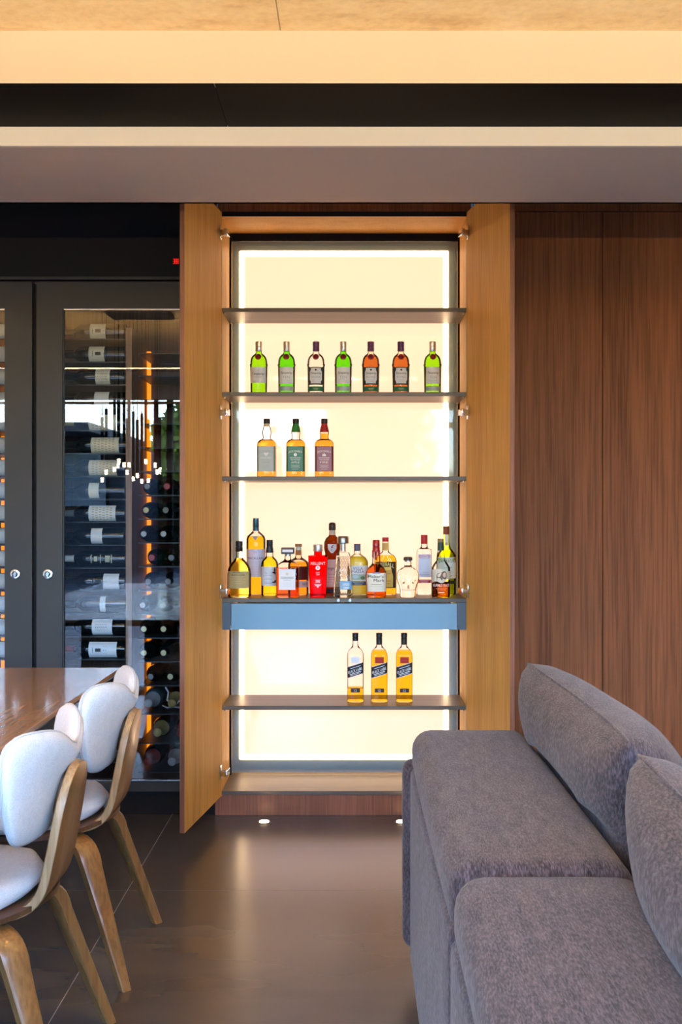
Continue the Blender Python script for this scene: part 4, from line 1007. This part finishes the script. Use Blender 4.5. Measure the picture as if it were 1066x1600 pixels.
def pillow(label, y0, y1, z0, z1, xc, lean, T, seed):
    t = thing('back_cushion', (xc, (y0 + y1) / 2, z0), label, 'cushion', 'loose back cushions on the sofa', local=True)
    W_, H_ = (y1 - y0) / 2, (z1 - z0) / 2; rr = random.Random(seed); ph = [rr.uniform(0, 6) for _ in range(4)]
    def P(u, v):
        k_ = 1 - .05 * (abs(u) ** 6) * (abs(v) ** 6)
        y = W_ * u * (1 - .03 * (1 - v * v)) * k_; z = H_ + H_ * v * (1 - .05 * (1 - u * u)) * k_
        e = (max(0, 1 - abs(u) ** 3)) ** .5 * (max(0, 1 - abs(v) ** 3)) ** .5
        wr = 1 + .05 * math.sin(3 * u + ph[0]) * math.sin(2.4 * v + ph[1])
        x = lean * (z - H_) + .012 * math.sin(2.2 * u + ph[2])
        return Vector((x, y, z)), Vector((1, 0, -lean)).normalized(), T * e * wr + .004
    o = grid_shell(P, 40, 28, 0, 'cover', M['sofa'], t)
    def rest(v):   # the soft cushion flattens where it leans on the rounded back
        zw = v.z + z0; edge = SX1 + .024
        if zw < SZ + .012:
            r_ = .05; q_ = max(0, min(1, (zw - (SZ + .012 - r_)) / r_))
            v.x = max(v.x, edge - r_ * (1 - math.sqrt(max(0, 1 - q_ * q_))) - xc)
        return v
    for vt in o.data.vertices: vt.co = rest(vt.co.copy())
    o.data.update()
    pts = [rest(p_) for p_ in [P(-1 + 2 * i / 40, -1)[0] for i in range(41)] + [P(1, -1 + 2 * i / 28)[0] for i in range(1, 29)] + [P(1 - 2 * i / 40, 1)[0] for i in range(1, 41)] + [P(-1, 1 - 2 * i / 28)[0] for i in range(1, 29)]]
    obj('seam', MB().tube(pts, .0035, 6), M['sofa'], t, sm=60)
    return t
pillow('plump grey sofa cushion standing beside the walnut panelling', 1.91, 2.998, .445, .905, .590, -.42, .12, 3)
pillow('plump grey sofa cushion farther from the walnut panelling', .65, 1.90, .445, .90, .580, -.42, .125, 5)

# ------------------------------------------------------------------ pendant cluster above the table
pc = thing('pendant_cluster', (-1.4, 2.35, ZS), 'cluster of slim black tube pendants with glowing tips above the table', 'pendant light')
box('canopy', -1.62, -1.2, 2.0, 2.7, ZS - .03, ZS - .0005, M['black_steel'], pc, bevel=.003)
rr = random.Random(11)
for i in range(16):
    x = -1.57 + .1 * (i % 4) + rr.uniform(-.02, .02); y = 2.06 + .18 * (i // 4) + rr.uniform(-.04, .04)
    z = 1.5 + rr.uniform(0, .12); ln = .36 + rr.uniform(0, .22)
    tu = obj('tube', MB().lathe([(z + .03, .0095), (z + ln, .0095)], 10, (x, y)), M['black_steel'], pc, sm=50)
    obj('cord', MB().lathe([(z + ln, .0018), (ZS - .03, .0018)], 5, (x, y)), M['black'], tu)
    obj('bulb', MB().lathe([(z, .008), (z + .002, .0095), (z + .03, .0095)], 10, (x, y)), M['warm_bulb'], tu)

# ------------------------------------------------------------------ terrace seen in the glass
struct('terrace_floor', MB().box(-16, 16, -22, YW - .1, -.08, -.02), principled('slate_paving', (.035, .045, .055), .6))
nbh = thing('neighbour_house', (-6, -13, 0), 'dark grey neighbouring house with flat overhanging roof and wide windows', 'building')
box('wall', -11, -4.7, -17, -13, -.02, 2.85, principled('dark_render', (.03, .037, .048), .8), nbh)
box('roof', -11.5, -4.9, -17, -11.0, 2.85, 3.02, principled('roof_grey', (.05, .055, .065), .7), nbh)
for k in range(3):
    w = box('window', -9.9 + k * 1.8, -8.6 + k * 1.8, -13.0, -12.96, 1.4, 2.6, M['black_steel'], nbh); box('pane', -9.85 + k * 1.8, -8.65 + k * 1.8, -12.96, -12.955, 1.45, 2.55, principled('window_glass', (.10, .16, .22), .3, 0, .5), w)
def tree(loc, h, r, lab, seed):
    q = random.Random(seed); t = thing('garden_tree', loc, lab, 'tree', 'trees beyond the terrace', local=True)
    obj('trunk', MB().tube([(0, 0, 0), (.05, .02, h * .3), (-.03, 0, h * .6), (0, .05, h * .85)], [.12, .1, .08, .03], 8), principled('bark', (.12, .08, .05), .9), t)
    b = MB()
    for i in range(2600):
        a = q.uniform(0, 6.28); c = q.uniform(-1, 1); rad = r * q.uniform(.35, 1) ** .6 * (1 + .25 * math.sin(3 * a + seed))
        p = Vector((math.cos(a) * math.sqrt(1 - c * c) * rad, math.sin(a) * math.sqrt(1 - c * c) * rad, h * .7 + c * rad * .9))
        u = Vector((q.uniform(-1, 1), q.uniform(-1, 1), q.uniform(-1, 1))).normalized() * .12; w = u.cross(Vector((q.uniform(-1, 1), q.uniform(-1, 1), q.uniform(-1, 1)))).normalized() * .07
        b.add([p - u, p + w, p + u, p - w], [(0, 1, 2, 3)])
    cr = link('crown', None, t) if False else None
    me = bpy.data.meshes.new('crown'); me.from_pydata(b.v, [], b.f); me.materials.append(M['leaf']); tag(link('crown', me, t), kind='stuff')
M['leaf'] = principled('sunlit_leaf', (.24, .34, .04), .6); M['leaf'].node_tree.nodes['Principled BSDF'].inputs['Subsurface Weight'].default_value = 0
tree((-2.95, -11, -.02), 3.75, .75, 'yellow-green round tree standing by the dark house', 1)
hd = thing('added_hedge', (3, -18.2, -.02), 'long dark green hedge added beyond the terrace to screen the bright horizon', 'hedge', local=True)  # unseen hedge, added to block the bright low sky from the cabinet glass
hq = random.Random(3); hb = MB()
for i in range(5000):
    p = Vector((hq.uniform(-9.5, 11), hq.choice((.5, .5, .5, -.5)) + hq.uniform(-.12, .12), hq.uniform(0, 2.2))) if i % 4 else Vector((hq.uniform(-9.5, 11), hq.uniform(-.5, .5), 2.2 + hq.uniform(-.1, .12)))
    u = Vector((hq.uniform(-1, 1), hq.uniform(-1, 1), hq.uniform(-1, 1))).normalized() * .2; w = u.cross(Vector((hq.uniform(-1, 1), hq.uniform(-1, 1), hq.uniform(-1, 1)))).normalized() * .11
    hb.add([p - u, p + w, p + u, p - w], [(0, 1, 2, 3)])
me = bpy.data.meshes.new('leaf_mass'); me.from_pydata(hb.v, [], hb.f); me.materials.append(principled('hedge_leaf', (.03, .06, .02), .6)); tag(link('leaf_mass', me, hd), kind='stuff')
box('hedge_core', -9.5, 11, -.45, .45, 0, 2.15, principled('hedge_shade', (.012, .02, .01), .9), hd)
tree((.4, -12.5, -.02), 4.0, 1.2, 'wide garden tree standing on its own beyond the terrace', 2)
# ------------------------------------------------------------------ linear uplight hung across the room
lin = thing('linear_uplight', (-.5, 1.9, 2.285), 'long slim brass linear lamp hung across the room, lighting the concrete ceiling', 'linear lamp')
box('profile', XL + .3, XR - .3, 1.885, 1.915, 2.285, 2.305, M['brass'], lin)
box('led_line', XL + .32, XR - .32, 1.888, 1.912, 2.3052, 2.308, emitter('uplight_led', (1, .68, .32), 360.0), lin)
for x in (-3.5, -2.2, -.8, .6, 2.0, 3.0): obj('suspension_wire', MB().lathe([(2.305, .0012), (ZS, .0012)], 5, (x, 1.9)), M['chrome'], lin)
